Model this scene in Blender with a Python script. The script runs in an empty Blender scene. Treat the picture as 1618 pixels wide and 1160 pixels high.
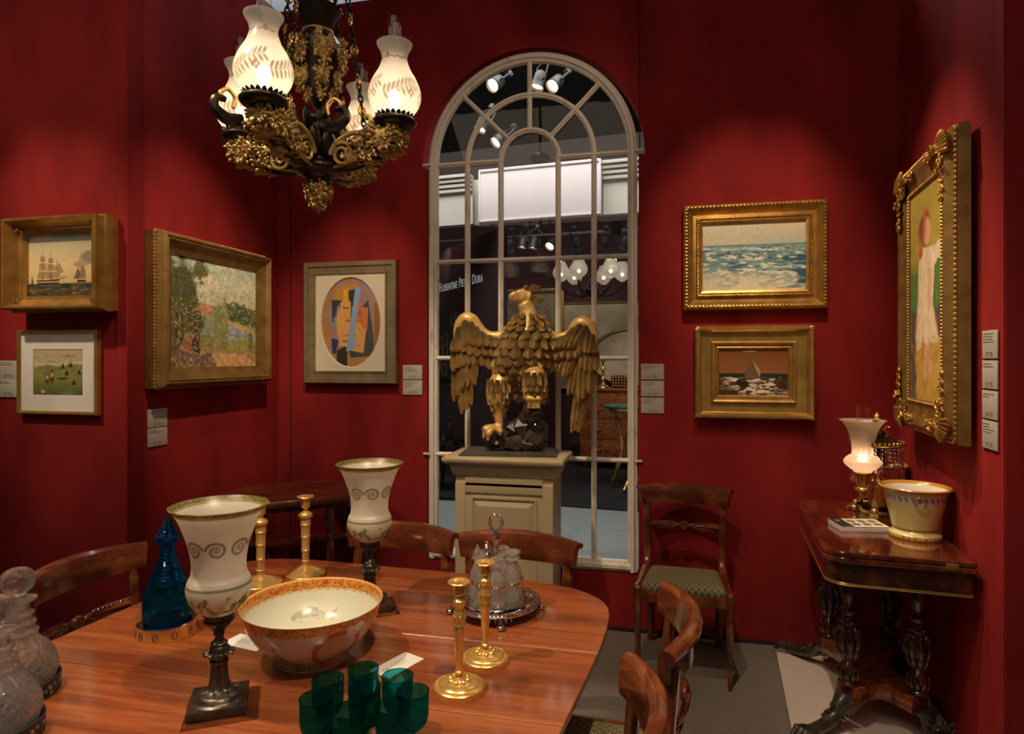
import bpy, bmesh, math, random
import numpy as np
from math import sin, cos, pi, radians, sqrt, atan2
from mathutils import Vector, Matrix, noise as mnoise
random.seed(7)
RNG = np.random.RandomState(11)
SC = bpy.context.scene
COL = SC.collection

# ---------- camera model: metres, room axes X right along the back wall, Y deep, Z up
F_PX, CX, HY, CAMH = 1015.0, 809.0, 566.0, 1.55
YAW = math.atan(232.0 / 1015.0)
def pt(px, py, d):
    """world point that lies d metres deep along the view and shows at that pixel"""
    r = (px - CX) / F_PX; u = -(py - HY) / F_PX
    return Vector(((-sin(YAW) + r * cos(YAW)) * d, (cos(YAW) + r * sin(YAW)) * d, CAMH + u * d))

def lin(c):
    return tuple(((x / 255.0) / 12.92 if x / 255.0 <= 0.04045 else ((x / 255.0 + 0.055) / 1.055) ** 2.4) for x in c)

# ---------- mesh builder
class MB:
    def __init__(s):
        s.v = []; s.f = []; s.uv = []; s.col = []; s.M = Matrix.Identity(4)
    def add(s, vs, fs, uv=None, col=None):
        o = len(s.v)
        for p in vs: s.v.append(tuple(s.M @ Vector(p)))
        s.f.extend([tuple(i + o for i in f) for f in fs])
        s.uv.extend(uv if uv is not None else [(0.0, 0.0)] * len(vs))
        if col is None: s.col.extend([(1.0, 1.0, 1.0)] * len(vs))
        elif isinstance(col, tuple): s.col.extend([col] * len(vs))
        else: s.col.extend(col)
        return s
    def box(s, cx, cy, cz, sx, sy, sz, bev=0.0, rot=None, segs=2):
        bm = bmesh.new(); bmesh.ops.create_cube(bm, size=1.0)
        for v in bm.verts: v.co = Vector((v.co.x * sx, v.co.y * sy, v.co.z * sz))
        if bev > 0: bmesh.ops.bevel(bm, geom=list(bm.edges), offset=min(bev, min(sx, sy, sz) * .45), segments=segs, profile=.6, affect='EDGES')
        M = Matrix.Translation((cx, cy, cz))
        if rot is not None: M = M @ rot
        s.add([tuple(M @ v.co) for v in bm.verts], [[v.index for v in f.verts] for f in (bm.verts.index_update() or bm.faces)]); bm.free()
        return s
    def loft(s, secs, closed=True, caps=True, loop=False, uv=None):
        n = len(secs[0]); m = len(secs); vs = [p for q in secs for p in q]; fs = []
        nn = n if closed else n - 1
        for i in range(m if loop else m - 1):
            for j in range(nn):
                a = i * n + j; b = i * n + (j + 1) % n; i2 = (i + 1) % m
                fs.append((a, b, i2 * n + (j + 1) % n, i2 * n + j))
        if caps and closed and not loop:
            fs.append(tuple(range(n - 1, -1, -1))); fs.append(tuple(range((m - 1) * n, m * n)))
        uvs = [(j / max(1, n - 1), i / max(1, m - 1)) for i in range(m) for j in range(n)]
        return s.add(vs, fs, uvs)
    def tube(s, pts, r, seg=8, closed=False, caps=True, flat=1.0, up=None):
        pts = [Vector(p) for p in pts]; n = len(pts)
        rs = r if isinstance(r, (list, tuple)) else [r] * n
        secs = []; N = None
        for i, p in enumerate(pts):
            if closed: t = pts[(i + 1) % n] - pts[i - 1]
            else: t = pts[min(i + 1, n - 1)] - pts[max(i - 1, 0)]
            t.normalize()
            if N is None:
                a = Vector(up) if up is not None else (Vector((0, 0, 1)) if abs(t.z) < .9 else Vector((1, 0, 0)))
                N = (a - t * a.dot(t)).normalized()
            else:
                if up is not None: N = Vector(up)
                N = (N - t * N.dot(t)).normalized()
            B = t.cross(N)
            secs.append([tuple(p + (N * cos(2 * pi * k / seg) * flat + B * sin(2 * pi * k / seg)) * rs[i]) for k in range(seg)])
        return s.loft(secs, True, caps, closed)
    def lathe(s, prof, seg=40, c=(0, 0, 0), mod=None, colf=None, arc=None):
        prof = list(prof); n = len(prof); vs = []; x0, y0, z0 = c
        for i, (r, z) in enumerate(prof):
            for j in range(seg):
                a = 2 * pi * j / seg; rr = r
                if mod: rr = mod(a, r, z)
                vs.append((x0 + rr * cos(a), y0 + rr * sin(a), z0 + z))
        fs = []
        for i in range(n - 1):
            for j in range(seg):
                k = (j + 1) % seg; fs.append((i * seg + j, i * seg + k, (i + 1) * seg + k, (i + 1) * seg + j))
        if prof[0][0] > 1e-4 and prof[0] != prof[-1]: fs.append(tuple(range(seg - 1, -1, -1)))
        if prof[-1][0] > 1e-4 and prof[0] != prof[-1]: fs.append(tuple(range((n - 1) * seg, n * seg)))
        cl = None
        if colf:
            TH, I = np.meshgrid(np.arange(seg) * 2 * pi / seg, np.arange(n))
            R = np.array([p[0] for p in prof])[:, None] + 0 * TH; Z = np.array([p[1] for p in prof])[:, None] + 0 * TH
            cl = [tuple(float(q) for q in x) for x in colf(TH, R, Z, I).reshape(-1, 3)]
        return s.add(vs, fs, None, cl)
    def ball(s, c, r, seg=8, rings=5, M=None):
        r = r if isinstance(r, (tuple, list)) else (r, r, r); c = Vector(c)
        vs = []; fs = []
        vs.append((0, 0, -1))
        for i in range(1, rings):
            a = -pi / 2 + pi * i / rings
            for j in range(seg): b = 2 * pi * j / seg; vs.append((cos(a) * cos(b), cos(a) * sin(b), sin(a)))
        vs.append((0, 0, 1))
        for j in range(seg): fs.append((0, 1 + (j + 1) % seg, 1 + j))
        for i in range(rings - 2):
            for j in range(seg):
                a = 1 + i * seg; k = (j + 1) % seg; fs.append((a + j, a + k, a + seg + k, a + seg + j))
        t = len(vs) - 1; a = 1 + (rings - 2) * seg
        for j in range(seg): fs.append((a + j, a + (j + 1) % seg, t))
        out = []
        for p in vs:
            q = Vector((p[0] * r[0], p[1] * r[1], p[2] * r[2]))
            if M is not None: q = M @ q
            out.append(tuple(c + q))
        return s.add(out, fs)
    def leaf(s, p, d, n, L, W, curl=.3, seg=6, thick=.0):
        """a pointed, veined, curved leaf starting at p along d, facing n"""
        p = Vector(p); d = Vector(d).normalized(); n = Vector(n); n = (n - d * n.dot(d)).normalized(); b = d.cross(n)
        vs = []; fs = []; uv = []
        for i in range(seg + 1):
            t = i / seg; w = W * .5 * (sin(pi * min(1, t * .92 + .06)) ** .7) * (1 if i < seg else .05)
            cpos = p + d * (L * t) + n * (L * curl * sin(t * pi * .9) * .5)
            for k in (-1, -.5, 0, .5, 1):
                vs.append(tuple(cpos + b * (w * k) + n * (W * .12 * (1 - abs(k)) - W * .1 * k * k))); uv.append((k * .5 + .5, t))
        for i in range(seg):
            for k in range(4): a = i * 5 + k; fs.append((a, a + 1, a + 6, a + 5))
        o = len(vs)
        if thick > 0:
            vs += [tuple(Vector(q) - n * thick) for q in vs]; uv += uv
            fs += [tuple(o + i for i in reversed(f)) for f in fs]
            for i in range(seg):
                a = i * 5; fs.append((a, a + 5, a + 5 + o, a + o)); fs.append((a + 4, a + 4 + o, a + 9 + o, a + 9))
        return s.add(vs, fs, uv)
    def mesh(s, name, mat, sharp=38, smooth=True, recalc=True):
        me = bpy.data.meshes.new(name); me.from_pydata(s.v, [], s.f); me.update()
        if recalc:
            bm = bmesh.new(); bm.from_mesh(me); bmesh.ops.recalc_face_normals(bm, faces=bm.faces); bm.to_mesh(me); bm.free()
        if any(u != (0.0, 0.0) for u in s.uv[:50]) or len(s.uv) > 50:
            a = me.attributes.new('puv', 'FLOAT2', 'POINT'); a.data.foreach_set('vector', [q for u in s.uv for q in u])
        if any(c != (1.0, 1.0, 1.0) for c in s.col):
            a = me.color_attributes.new('pcol', 'FLOAT_COLOR', 'POINT'); a.data.foreach_set('color', [q for u in s.col for q in (u[0], u[1], u[2], 1.0)])
        if smooth:
            me.shade_smooth(); me.set_sharp_from_angle(angle=radians(sharp))
        for m in (mat if isinstance(mat, (list, tuple)) else [mat]): me.materials.append(m)
        return me
    def build(s, name, mat, parent=None, sharp=38, smooth=True, recalc=True, loc=None, rot=None):
        o = bpy.data.objects.new(name, s.mesh(name, mat, sharp, smooth, recalc)); COL.objects.link(o)
        if parent is not None: o.parent = parent
        if loc is not None: o.location = loc
        if rot is not None: o.rotation_euler = rot
        return o

def cr(P, n=5):
    """Catmull-Rom through the points, n steps per span"""
    P = [Vector(p) for p in P]; out = []
    for i in range(len(P) - 1):
        a = P[max(i - 1, 0)]; b = P[i]; c = P[i + 1]; d = P[min(i + 2, len(P) - 1)]
        for k in range(n):
            t = k / n
            out.append(.5 * ((2 * b) + (c - a) * t + (2 * a - 5 * b + 4 * c - d) * t * t + (3 * b - a - 3 * c + d) * t ** 3))
    out.append(P[-1]); return out
def crp(P, n=4): return [(max(0.0, p.x), p.y) for p in cr([(a, b, 0) for a, b in P], n)]
def shell(prof, t, bottom=None):
    """closed wall: outside up, inside down"""
    b = t if bottom is None else bottom
    ins = [(max(0.0, r - t), z) for r, z in prof if z > prof[0][1] + b]
    return [(0.0, prof[0][1])] + list(prof) + list(reversed(ins)) + [(0.0, prof[0][1] + b)]

def thing(name, label, cat, loc=(0, 0, 0), rz=0.0, group=None):
    o = bpy.data.objects.new(name, None); COL.objects.link(o); o.empty_display_size = .05
    o.location = loc; o.rotation_euler = (0, 0, rz); o['label'] = label; o['category'] = cat
    if group: o['group'] = group
    return o
def tag(o, label, cat, group=None):
    o['label'] = label; o['category'] = cat
    if group: o['group'] = group
    return o
def struct(o):
    o['kind'] = 'structure'; return o
def dup(root, loc, rz, label, group=None):
    r = root.copy(); COL.objects.link(r); r.location = loc; r.rotation_euler = (0, 0, rz); r['label'] = label
    if group: r['group'] = group
    for ch in list(root.children):
        c = ch.copy(); COL.objects.link(c); c.parent = r
        for g in list(ch.children):
            d = g.copy(); COL.objects.link(d); d.parent = c
    return r

# ---------- materials
def newmat(name):
    m = bpy.data.materials.new(name); m.use_nodes = True
    nt = m.node_tree; nt.nodes.clear(); out = nt.nodes.new('ShaderNodeOutputMaterial')
    return m, nt, out
def N(nt, kind, **kw):
    n = nt.nodes.new('ShaderNode' + kind)
    for k, v in kw.items():
        if k in n.inputs: n.inputs[k].default_value = v
        else: setattr(n, k, v)
    return n
def coords(nt, scale=(1, 1, 1), src='Object', rot=(0, 0, 0)):
    tc = N(nt, 'TexCoord'); mp = N(nt, 'Mapping'); mp.inputs['Scale'].default_value = scale; mp.inputs['Rotation'].default_value = rot
    nt.links.new(tc.outputs[src], mp.inputs[0]); return mp.outputs[0]
def noise_ramp(nt, vec, scale, c1, c2, lo=.3, hi=.7, detail=4, dist=0.0, mid=None):
    n = N(nt, 'TexNoise', Scale=scale, Detail=detail, Distortion=dist); nt.links.new(vec, n.inputs['Vector'])
    r = N(nt, 'ValToRGB'); e = r.color_ramp.elements
    e[0].position = lo; e[0].color = (*c1, 1); e[1].position = hi; e[1].color = (*c2, 1)
    if mid: q = e.new((lo + hi) / 2); q.color = (*mid, 1)
    nt.links.new(n.outputs['Fac'], r.inputs[0]); return r.outputs[0], n.outputs['Fac']
def bump(nt, h, strength=.3, dist=.002, prev=None):
    b = N(nt, 'Bump', Strength=strength, Distance=dist); nt.links.new(h, b.inputs['Height'])
    if prev is not None: nt.links.new(prev, b.inputs['Normal'])
    return b.outputs[0]
def simple(name, c1, c2=None, rough=.5, metal=0.0, scale=8, bumps=0.0, bscale=None, coat=0.0, stretch=(1, 1, 1), lo=.3, hi=.7, spec=.5, sheen=0.0, bdist=.002, detail=4):
    m, nt, out = newmat(name); p = N(nt, 'BsdfPrincipled')
    p.inputs['Roughness'].default_value = rough; p.inputs['Metallic'].default_value = metal
    p.inputs['Coat Weight'].default_value = coat; p.inputs['Coat Roughness'].default_value = .06
    p.inputs['Specular IOR Level'].default_value = spec
    if sheen: p.inputs['Sheen Weight'].default_value = sheen; p.inputs['Sheen Roughness'].default_value = .4; p.inputs['Sheen Tint'].default_value = (*c1, 1)
    v = coords(nt, stretch)
    if c2 is None: c2 = tuple(x * .8 for x in c1)
    c, f = noise_ramp(nt, v, scale, c1, c2, lo, hi, detail); nt.links.new(c, p.inputs['Base Color'])
    if bumps:
        n = N(nt, 'TexNoise', Scale=bscale or scale * 4, Detail=3); nt.links.new(v, n.inputs['Vector'])
        nt.links.new(bump(nt, n.outputs['Fac'], bumps, bdist), p.inputs['Normal'])
    nt.links.new(p.outputs[0], out.inputs[0]); return m
def colattr(name, rough=.5, metal=0.0, coat=0.0, bumps=0.0, bscale=300):
    m, nt, out = newmat(name); p = N(nt, 'BsdfPrincipled', Roughness=rough, Metallic=metal)
    p.inputs['Coat Weight'].default_value = coat; p.inputs['Coat Roughness'].default_value = .05
    a = N(nt, 'Attribute', attribute_name='pcol'); nt.links.new(a.outputs['Color'], p.inputs['Base Color'])
    if bumps:
        n = N(nt, 'TexNoise', Scale=bscale, Detail=3); nt.links.new(coords(nt), n.inputs['Vector'])
        nt.links.new(bump(nt, n.outputs['Fac'], bumps, .001), p.inputs['Normal'])
    nt.links.new(p.outputs[0], out.inputs[0]); return m
def glassmat(name, color=(1, 1, 1), clear=.3, rough=0.0, ior=1.5, cut=0.0):
    m, nt, out = newmat(name); g = N(nt, 'BsdfGlass', Roughness=rough, IOR=ior); g.inputs['Color'].default_value = (*color, 1)
    t = N(nt, 'BsdfTransparent'); t.inputs['Color'].default_value = (*color, 1)
    mx = N(nt, 'MixShader'); mx.inputs[0].default_value = clear
    nt.links.new(g.outputs[0], mx.inputs[1]); nt.links.new(t.outputs[0], mx.inputs[2]); last = mx
    if cut:  # whitish diffuse share stands in for glints off the facets
        tr = N(nt, 'BsdfTranslucent'); tr.inputs[0].default_value = (*color, 1); df = N(nt, 'BsdfDiffuse'); df.inputs[0].default_value = (*color, 1)
        a = N(nt, 'MixShader'); a.inputs[0].default_value = .5; nt.links.new(tr.outputs[0], a.inputs[1]); nt.links.new(df.outputs[0], a.inputs[2])
        last = N(nt, 'MixShader'); last.inputs[0].default_value = cut; nt.links.new(mx.outputs[0], last.inputs[1]); nt.links.new(a.outputs[0], last.inputs[2])
    nt.links.new(last.outputs[0], out.inputs[0]); return m
def thinglass(name, color=(1, 1, 1), extra=.0, rough=0.0, wavy=0.0, cap=1.0):
    m, nt, out = newmat(name); g = N(nt, 'BsdfGlossy', Roughness=rough); t = N(nt, 'BsdfTransparent'); t.inputs['Color'].default_value = (*color, 1)
    fr = N(nt, 'Fresnel', IOR=1.45); ad = N(nt, 'Math', operation='ADD'); ad.inputs[1].default_value = extra; mi = N(nt, 'Math', operation='MINIMUM'); mi.inputs[1].default_value = cap; nt.links.new(fr.outputs[0], mi.inputs[0]); nt.links.new(mi.outputs[0], ad.inputs[0])
    if wavy:
        n = N(nt, 'TexNoise', Scale=6, Detail=2); nt.links.new(coords(nt), n.inputs['Vector']); b = bump(nt, n.outputs['Fac'], wavy, .01)
        nt.links.new(b, g.inputs['Normal']); nt.links.new(b, fr.inputs['Normal'])
    mx = N(nt, 'MixShader'); nt.links.new(ad.outputs[0], mx.inputs[0]); nt.links.new(t.outputs[0], mx.inputs[1]); nt.links.new(g.outputs[0], mx.inputs[2])
    nt.links.new(mx.outputs[0], out.inputs[0]); return m
def emit(name, color, strength):
    m, nt, out = newmat(name); e = N(nt, 'Emission', Strength=strength); e.inputs[0].default_value = (*color, 1); nt.links.new(e.outputs[0], out.inputs[0]); return m
def frosted(name, clear=.06, hot=.0):
    """frosted glass: translucent white with the etched pattern in the colour attribute (red = frosting, green/blue tint)"""
    m, nt, out = newmat(name); a = N(nt, 'Attribute', attribute_name='pcol')
    tr = N(nt, 'BsdfTranslucent'); df = N(nt, 'BsdfDiffuse'); gl = N(nt, 'BsdfGlossy', Roughness=.35); tp = N(nt, 'BsdfTransparent')
    for n in (tr, df): nt.links.new(a.outputs['Color'], n.inputs['Color'])
    m1 = N(nt, 'MixShader'); m1.inputs[0].default_value = .45; nt.links.new(tr.outputs[0], m1.inputs[1]); nt.links.new(df.outputs[0], m1.inputs[2])
    m2 = N(nt, 'MixShader'); m2.inputs[0].default_value = clear; nt.links.new(m1.outputs[0], m2.inputs[1]); nt.links.new(tp.outputs[0], m2.inputs[2])
    rf = N(nt, 'BsdfRefraction', Roughness=.42, IOR=1.12); nt.links.new(a.outputs['Color'], rf.inputs['Color']); m4 = N(nt, 'MixShader'); m4.inputs[0].default_value = hot; nt.links.new(m2.outputs[0], m4.inputs[1]); nt.links.new(rf.outputs[0], m4.inputs[2])
    m3 = N(nt, 'MixShader'); m3.inputs[0].default_value = .06; nt.links.new(m4.outputs[0], m3.inputs[1]); nt.links.new(gl.outputs[0], m3.inputs[2])
    nt.links.new(m3.outputs[0], out.inputs[0]); return m
def wood(name, dark, midc, light, scale=3, stretch=(1, 9, 9), rough=.28, coat=.5, figure=0.0, coatr=.08):
    m, nt, out = newmat(name); p = N(nt, 'BsdfPrincipled', Roughness=rough)
    p.inputs['Coat Weight'].default_value = coat; p.inputs['Coat Roughness'].default_value = coatr
    v = coords(nt, stretch); c, f = noise_ramp(nt, v, scale, dark, light, .33, .68, 6, .6 + figure, midc)
    n2 = N(nt, 'TexNoise', Scale=scale * 9, Detail=3); nt.links.new(v, n2.inputs['Vector'])
    mx = N(nt, 'Mix', data_type='RGBA', blend_type='MULTIPLY'); mx.inputs['Factor'].default_value = .35
    rr = N(nt, 'ValToRGB'); rr.color_ramp.elements[0].position = .35; rr.color_ramp.elements[0].color = (.45, .4, .4, 1); rr.color_ramp.elements[1].position = .6; rr.color_ramp.elements[1].color = (1, 1, 1, 1)
    nt.links.new(n2.outputs['Fac'], rr.inputs[0]); nt.links.new(c, mx.inputs[6]); nt.links.new(rr.outputs[0], mx.inputs[7])
    nt.links.new(mx.outputs[2], p.inputs['Base Color']); nt.links.new(bump(nt, n2.outputs['Fac'], .06, .0008), p.inputs['Normal'])
    nt.links.new(p.outputs[0], out.inputs[0]); return m

M = {}
M['velvet'] = simple('red_velvet_cloth', (.315, .020, .020), (.165, .010, .011), rough=.85, scale=3.2, bumps=.25, bscale=60, sheen=.25, spec=.15, detail=8, lo=.35, hi=.7, stretch=(1, 1, .5))
M['carpet'] = simple('grey_carpet', (.23, .19, .16), (.14, .115, .095), rough=.95, scale=110, bumps=.6, bscale=500, spec=.1)
M['hall_carpet'] = simple('blue_grey_carpet', (.31, .34, .33), (.26, .29, .285), rough=.95, scale=4, spec=.1, stretch=(1, 6, 1))
M['dark_carpet'] = simple('charcoal_carpet', (.035, .034, .037), (.022, .021, .023), rough=.95, scale=4, spec=.1)
M['dark_red'] = simple('plum_cloth', (.045, .010, .012), (.03, .007, .009), rough=.9, scale=2)
M['black'] = simple('black_ceiling', (.012, .014, .013), (.008, .009, .009), rough=.9, scale=2)
M['fascia'] = simple('cream_fascia_paint', (.62, .58, .50), (.58, .54, .46), rough=.6, scale=2)
M['sign'] = simple('white_sign_board', (.80, .72, .72), (.78, .70, .70), rough=.5, scale=2)
M['oldpaint'] = simple('chipped_white_paint', (.82, .75, .66), (.46, .36, .29), rough=.6, scale=14, bumps=.5, bscale=40, lo=.56, hi=.80, detail=9, stretch=(1.5, 1.5, .6))
M['cream'] = simple('stone_cream_paint', (.62, .49, .30), (.60, .47, .285), rough=.42, scale=3)
M['plinth'] = simple('white_lacquer', (.62, .52, .46), (.58, .48, .43), rough=.35, scale=3)
M['gold'] = simple('old_gilding', (.62, .36, .09), (.36, .18, .04), rough=.38, metal=.75, scale=16, bumps=.3, bscale=70, lo=.3, hi=.75)
M['gold_pale'] = simple('pale_gilding', (.66, .44, .14), (.46, .27, .07), rough=.34, metal=.75, scale=12, bumps=.2, bscale=60)
M['gold_dark'] = simple('dull_gilding', (.33, .20, .06), (.20, .11, .03), rough=.5, metal=.6, scale=14, bumps=.4, bscale=60)
M['champagne'] = simple('champagne_leaf', (.42, .33, .20), (.30, .23, .14), rough=.4, metal=.6, scale=10, bumps=.15)
M['ormolu'] = simple('gilt_bronze', (.95, .64, .22), (.80, .48, .13), rough=.26, metal=.72, scale=30, bumps=.12, bscale=160)
M['ormolu_matte'] = simple('matte_gilt_bronze', (.78, .50, .17), (.60, .36, .11), rough=.4, metal=.6, scale=30, bumps=.2, bscale=300)
M['brass'] = simple('polished_brass', (.90, .64, .24), (.80, .52, .16), rough=.2, metal=.85, scale=10)
M['bronze'] = simple('dark_bronze', (.060, .045, .032), (.025, .018, .013), rough=.3, metal=.7, scale=25, bumps=.25, bscale=120)
M['bronze_grey'] = simple('grey_bronze', (.13, .11, .085), (.055, .045, .035), rough=.32, metal=.75, scale=25, bumps=.3, bscale=140)
M['silver'] = simple('silver_plate', (.85, .82, .78), (.7, .66, .62), rough=.1, metal=1.0, scale=20, bumps=.1, bscale=200)
M['mahogany'] = wood('polished_mahogany', (.19, .045, .015), (.31, .083, .026), (.42, .125, .042), scale=2.0, stretch=(.6, 9, 9), rough=.22, coat=.6)
M['chairwood'] = wood('figured_chair_mahogany', (.085, .018, .007), (.15, .035, .012), (.26, .075, .024), scale=6, stretch=(1, 2, 1.6), rough=.2, coat=.8, figure=.6)
M['chairdark'] = wood('dark_chair_mahogany', (.09, .020, .007), (.17, .042, .013), (.26, .075, .022), scale=5, stretch=(5, 5, 1), rough=.22, coat=.7)
M['rosewood'] = wood('dark_rosewood', (.028, .006, .004), (.075, .018, .009), (.17, .042, .016), scale=4, stretch=(4, 1, 4), rough=.16, coat=.9, coatr=.04)
M['rosewood_red'] = wood('red_rosewood_top', (.05, .010, .006), (.13, .026, .011), (.26, .06, .02), scale=5, stretch=(3, .8, 3), rough=.13, coat=.9, coatr=.03)
M['carved'] = simple('carved_dark_wood', (.09, .028, .014), (.03, .010, .006), rough=.25, scale=18, bumps=.3, bscale=60, coat=.6)
M['pawwood'] = simple('bronzed_paw', (.055, .045, .03), (.02, .017, .012), rough=.32, scale=22, bumps=.6, bscale=60, coat=.4)
M['rock'] = simple('dark_carved_rock', (.085, .062, .048), (.035, .026, .020), rough=.38, scale=14, bumps=.4, bscale=40, coat=.2)
M['slab'] = simple('dark_slab', (.10, .085, .07), (.06, .05, .04), rough=.4, scale=8)
M['paper'] = simple('white_paper', (.80, .76, .70), (.76, .72, .66), rough=.7, scale=5)
M['cardgrey'] = simple('grey_label_card', (.50, .46, .40), (.48, .44, .38), rough=.6, scale=5)
M['ink'] = simple('grey_ink', (.20, .18, .16), (.18, .16, .14), rough=.6, scale=5)
M['inkdark'] = simple('black_ink', (.02, .02, .02), (.015, .015, .015), rough=.5, scale=5)
M['mount'] = simple('cream_mount', (.78, .68, .52), (.76, .66, .50), rough=.8, scale=5)
M['paint'] = colattr('oil_paint', rough=.45, bumps=.25, bscale=180)
M['porcelain'] = colattr('painted_porcelain', rough=.25, coat=.8)
M['pane'] = thinglass('window_glass', (.93, .95, .94), extra=.0, wavy=.03)
M['chimney'] = thinglass('lamp_chimney_glass', (.96, .95, .93), extra=.02, cap=.35)
M['crystal'] = glassmat('cut_crystal', (.99, .98, .97), .25, cut=.055); M['crystal_cruet'] = glassmat('cut_crystal_bottles', (.99, .98, .97), .25, cut=.09)
M['prism'] = glassmat('prism_crystal', (.96, .90, .92), .2)
M['acrylic'] = glassmat('clear_acrylic', (.98, .97, .95), .55)
M['blueglass'] = glassmat('cobalt_blue_glass', (.24, .68, .94), .32, ior=1.5)
M['greenglass'] = glassmat('teal_green_glass', (.22, .72, .78), .66, ior=1.45)
M['frost'] = frosted('etched_frosted_glass', .03, .45)
M['frost_hurricane'] = frosted('gilt_frosted_glass', .02)
M['bulb'] = emit('lamp_filament', (1.0, .84, .66), 45)
M['gilt_antique'] = simple('antique_gilding', (.68, .47, .17), (.36, .22, .07), rough=.40, metal=.55, scale=30, bumps=.3, bscale=200)
M['spotlens'] = emit('spotlight_lens', (1.0, .72, .42), 9)
M['spotcan'] = simple('grey_spotlight_metal', (.035, .033, .03), (.025, .025, .022), rough=.45, scale=5)
def feather_mat():
    m, nt, out = newmat('carved_gilt_feather'); p = N(nt, 'BsdfPrincipled', Roughness=.42, Metallic=.3); root_shade = N(nt, 'Attribute', attribute_name='pcol')
    c, f = noise_ramp(nt, coords(nt), 22, (.92, .60, .23), (.58, .33, .09), .35, .75, 6); 
    a = N(nt, 'Attribute', attribute_name='puv'); sx = N(nt, 'SeparateXYZ'); nt.links.new(a.outputs['Vector'], sx.inputs[0])
    u = N(nt, 'Math', operation='SUBTRACT'); u.inputs[1].default_value = .5; nt.links.new(sx.outputs[0], u.inputs[0])
    ab = N(nt, 'Math', operation='ABSOLUTE'); nt.links.new(u.outputs[0], ab.inputs[0])
    m1 = N(nt, 'Math', operation='MULTIPLY'); m1.inputs[1].default_value = -55; nt.links.new(ab.outputs[0], m1.inputs[0])
    m2 = N(nt, 'Math', operation='MULTIPLY_ADD'); m2.inputs[1].default_value = 95; nt.links.new(sx.outputs[1], m2.inputs[0]); nt.links.new(m1.outputs[0], m2.inputs[2])
    sn = N(nt, 'Math', operation='SINE'); nt.links.new(m2.outputs[0], sn.inputs[0])
    mu = N(nt, 'Mix', data_type='RGBA', blend_type='MULTIPLY'); mu.inputs['Factor'].default_value = 1.0; nt.links.new(c, mu.inputs[6]); nt.links.new(root_shade.outputs['Color'], mu.inputs[7]); nt.links.new(mu.outputs[2], p.inputs['Base Color']); nt.links.new(bump(nt, sn.outputs[0], 1.0, .004), p.inputs['Normal'])
    nt.links.new(p.outputs[0], out.inputs[0]); return m
M['feather'] = feather_mat()
def diamond_fabric():
    m, nt, out = newmat('green_diamond_fabric'); p = N(nt, 'BsdfPrincipled', Roughness=.85)
    v = coords(nt, (34, 34, 34)); sx = N(nt, 'SeparateXYZ'); nt.links.new(v, sx.inputs[0])
    def tri(op):
        a = N(nt, 'Math', operation=op); nt.links.new(sx.outputs[0], a.inputs[0]); nt.links.new(sx.outputs[1], a.inputs[1])
        f = N(nt, 'Math', operation='FRACT'); nt.links.new(a.outputs[0], f.inputs[0])
        s = N(nt, 'Math', operation='SUBTRACT'); s.inputs[1].default_value = .5; nt.links.new(f.outputs[0], s.inputs[0])
        b = N(nt, 'Math', operation='ABSOLUTE'); nt.links.new(s.outputs[0], b.inputs[0]); return b.outputs[0]
    A, B = tri('ADD'), tri('SUBTRACT')
    mx = N(nt, 'Math', operation='MAXIMUM'); nt.links.new(A, mx.inputs[0]); nt.links.new(B, mx.inputs[1])
    r = N(nt, 'ValToRGB'); r.color_ramp.interpolation = 'CONSTANT'; e = r.color_ramp.elements
    e[0].position = 0; e[0].color = (.42, .33, .14, 1); e[1].position = .10; e[1].color = (.018, .028, .016, 1); q = e.new(.24); q.color = (.30, .25, .11, 1); q = e.new(.30); q.color = (.016, .026, .015, 1); q = e.new(.42); q.color = (.40, .32, .14, 1)
    nt.links.new(mx.outputs[0], r.inputs[0]); nt.links.new(r.outputs[0], p.inputs['Base Color']); nt.links.new(p.outputs[0], out.inputs[0]); return m
M['diamond'] = diamond_fabric()

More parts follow.
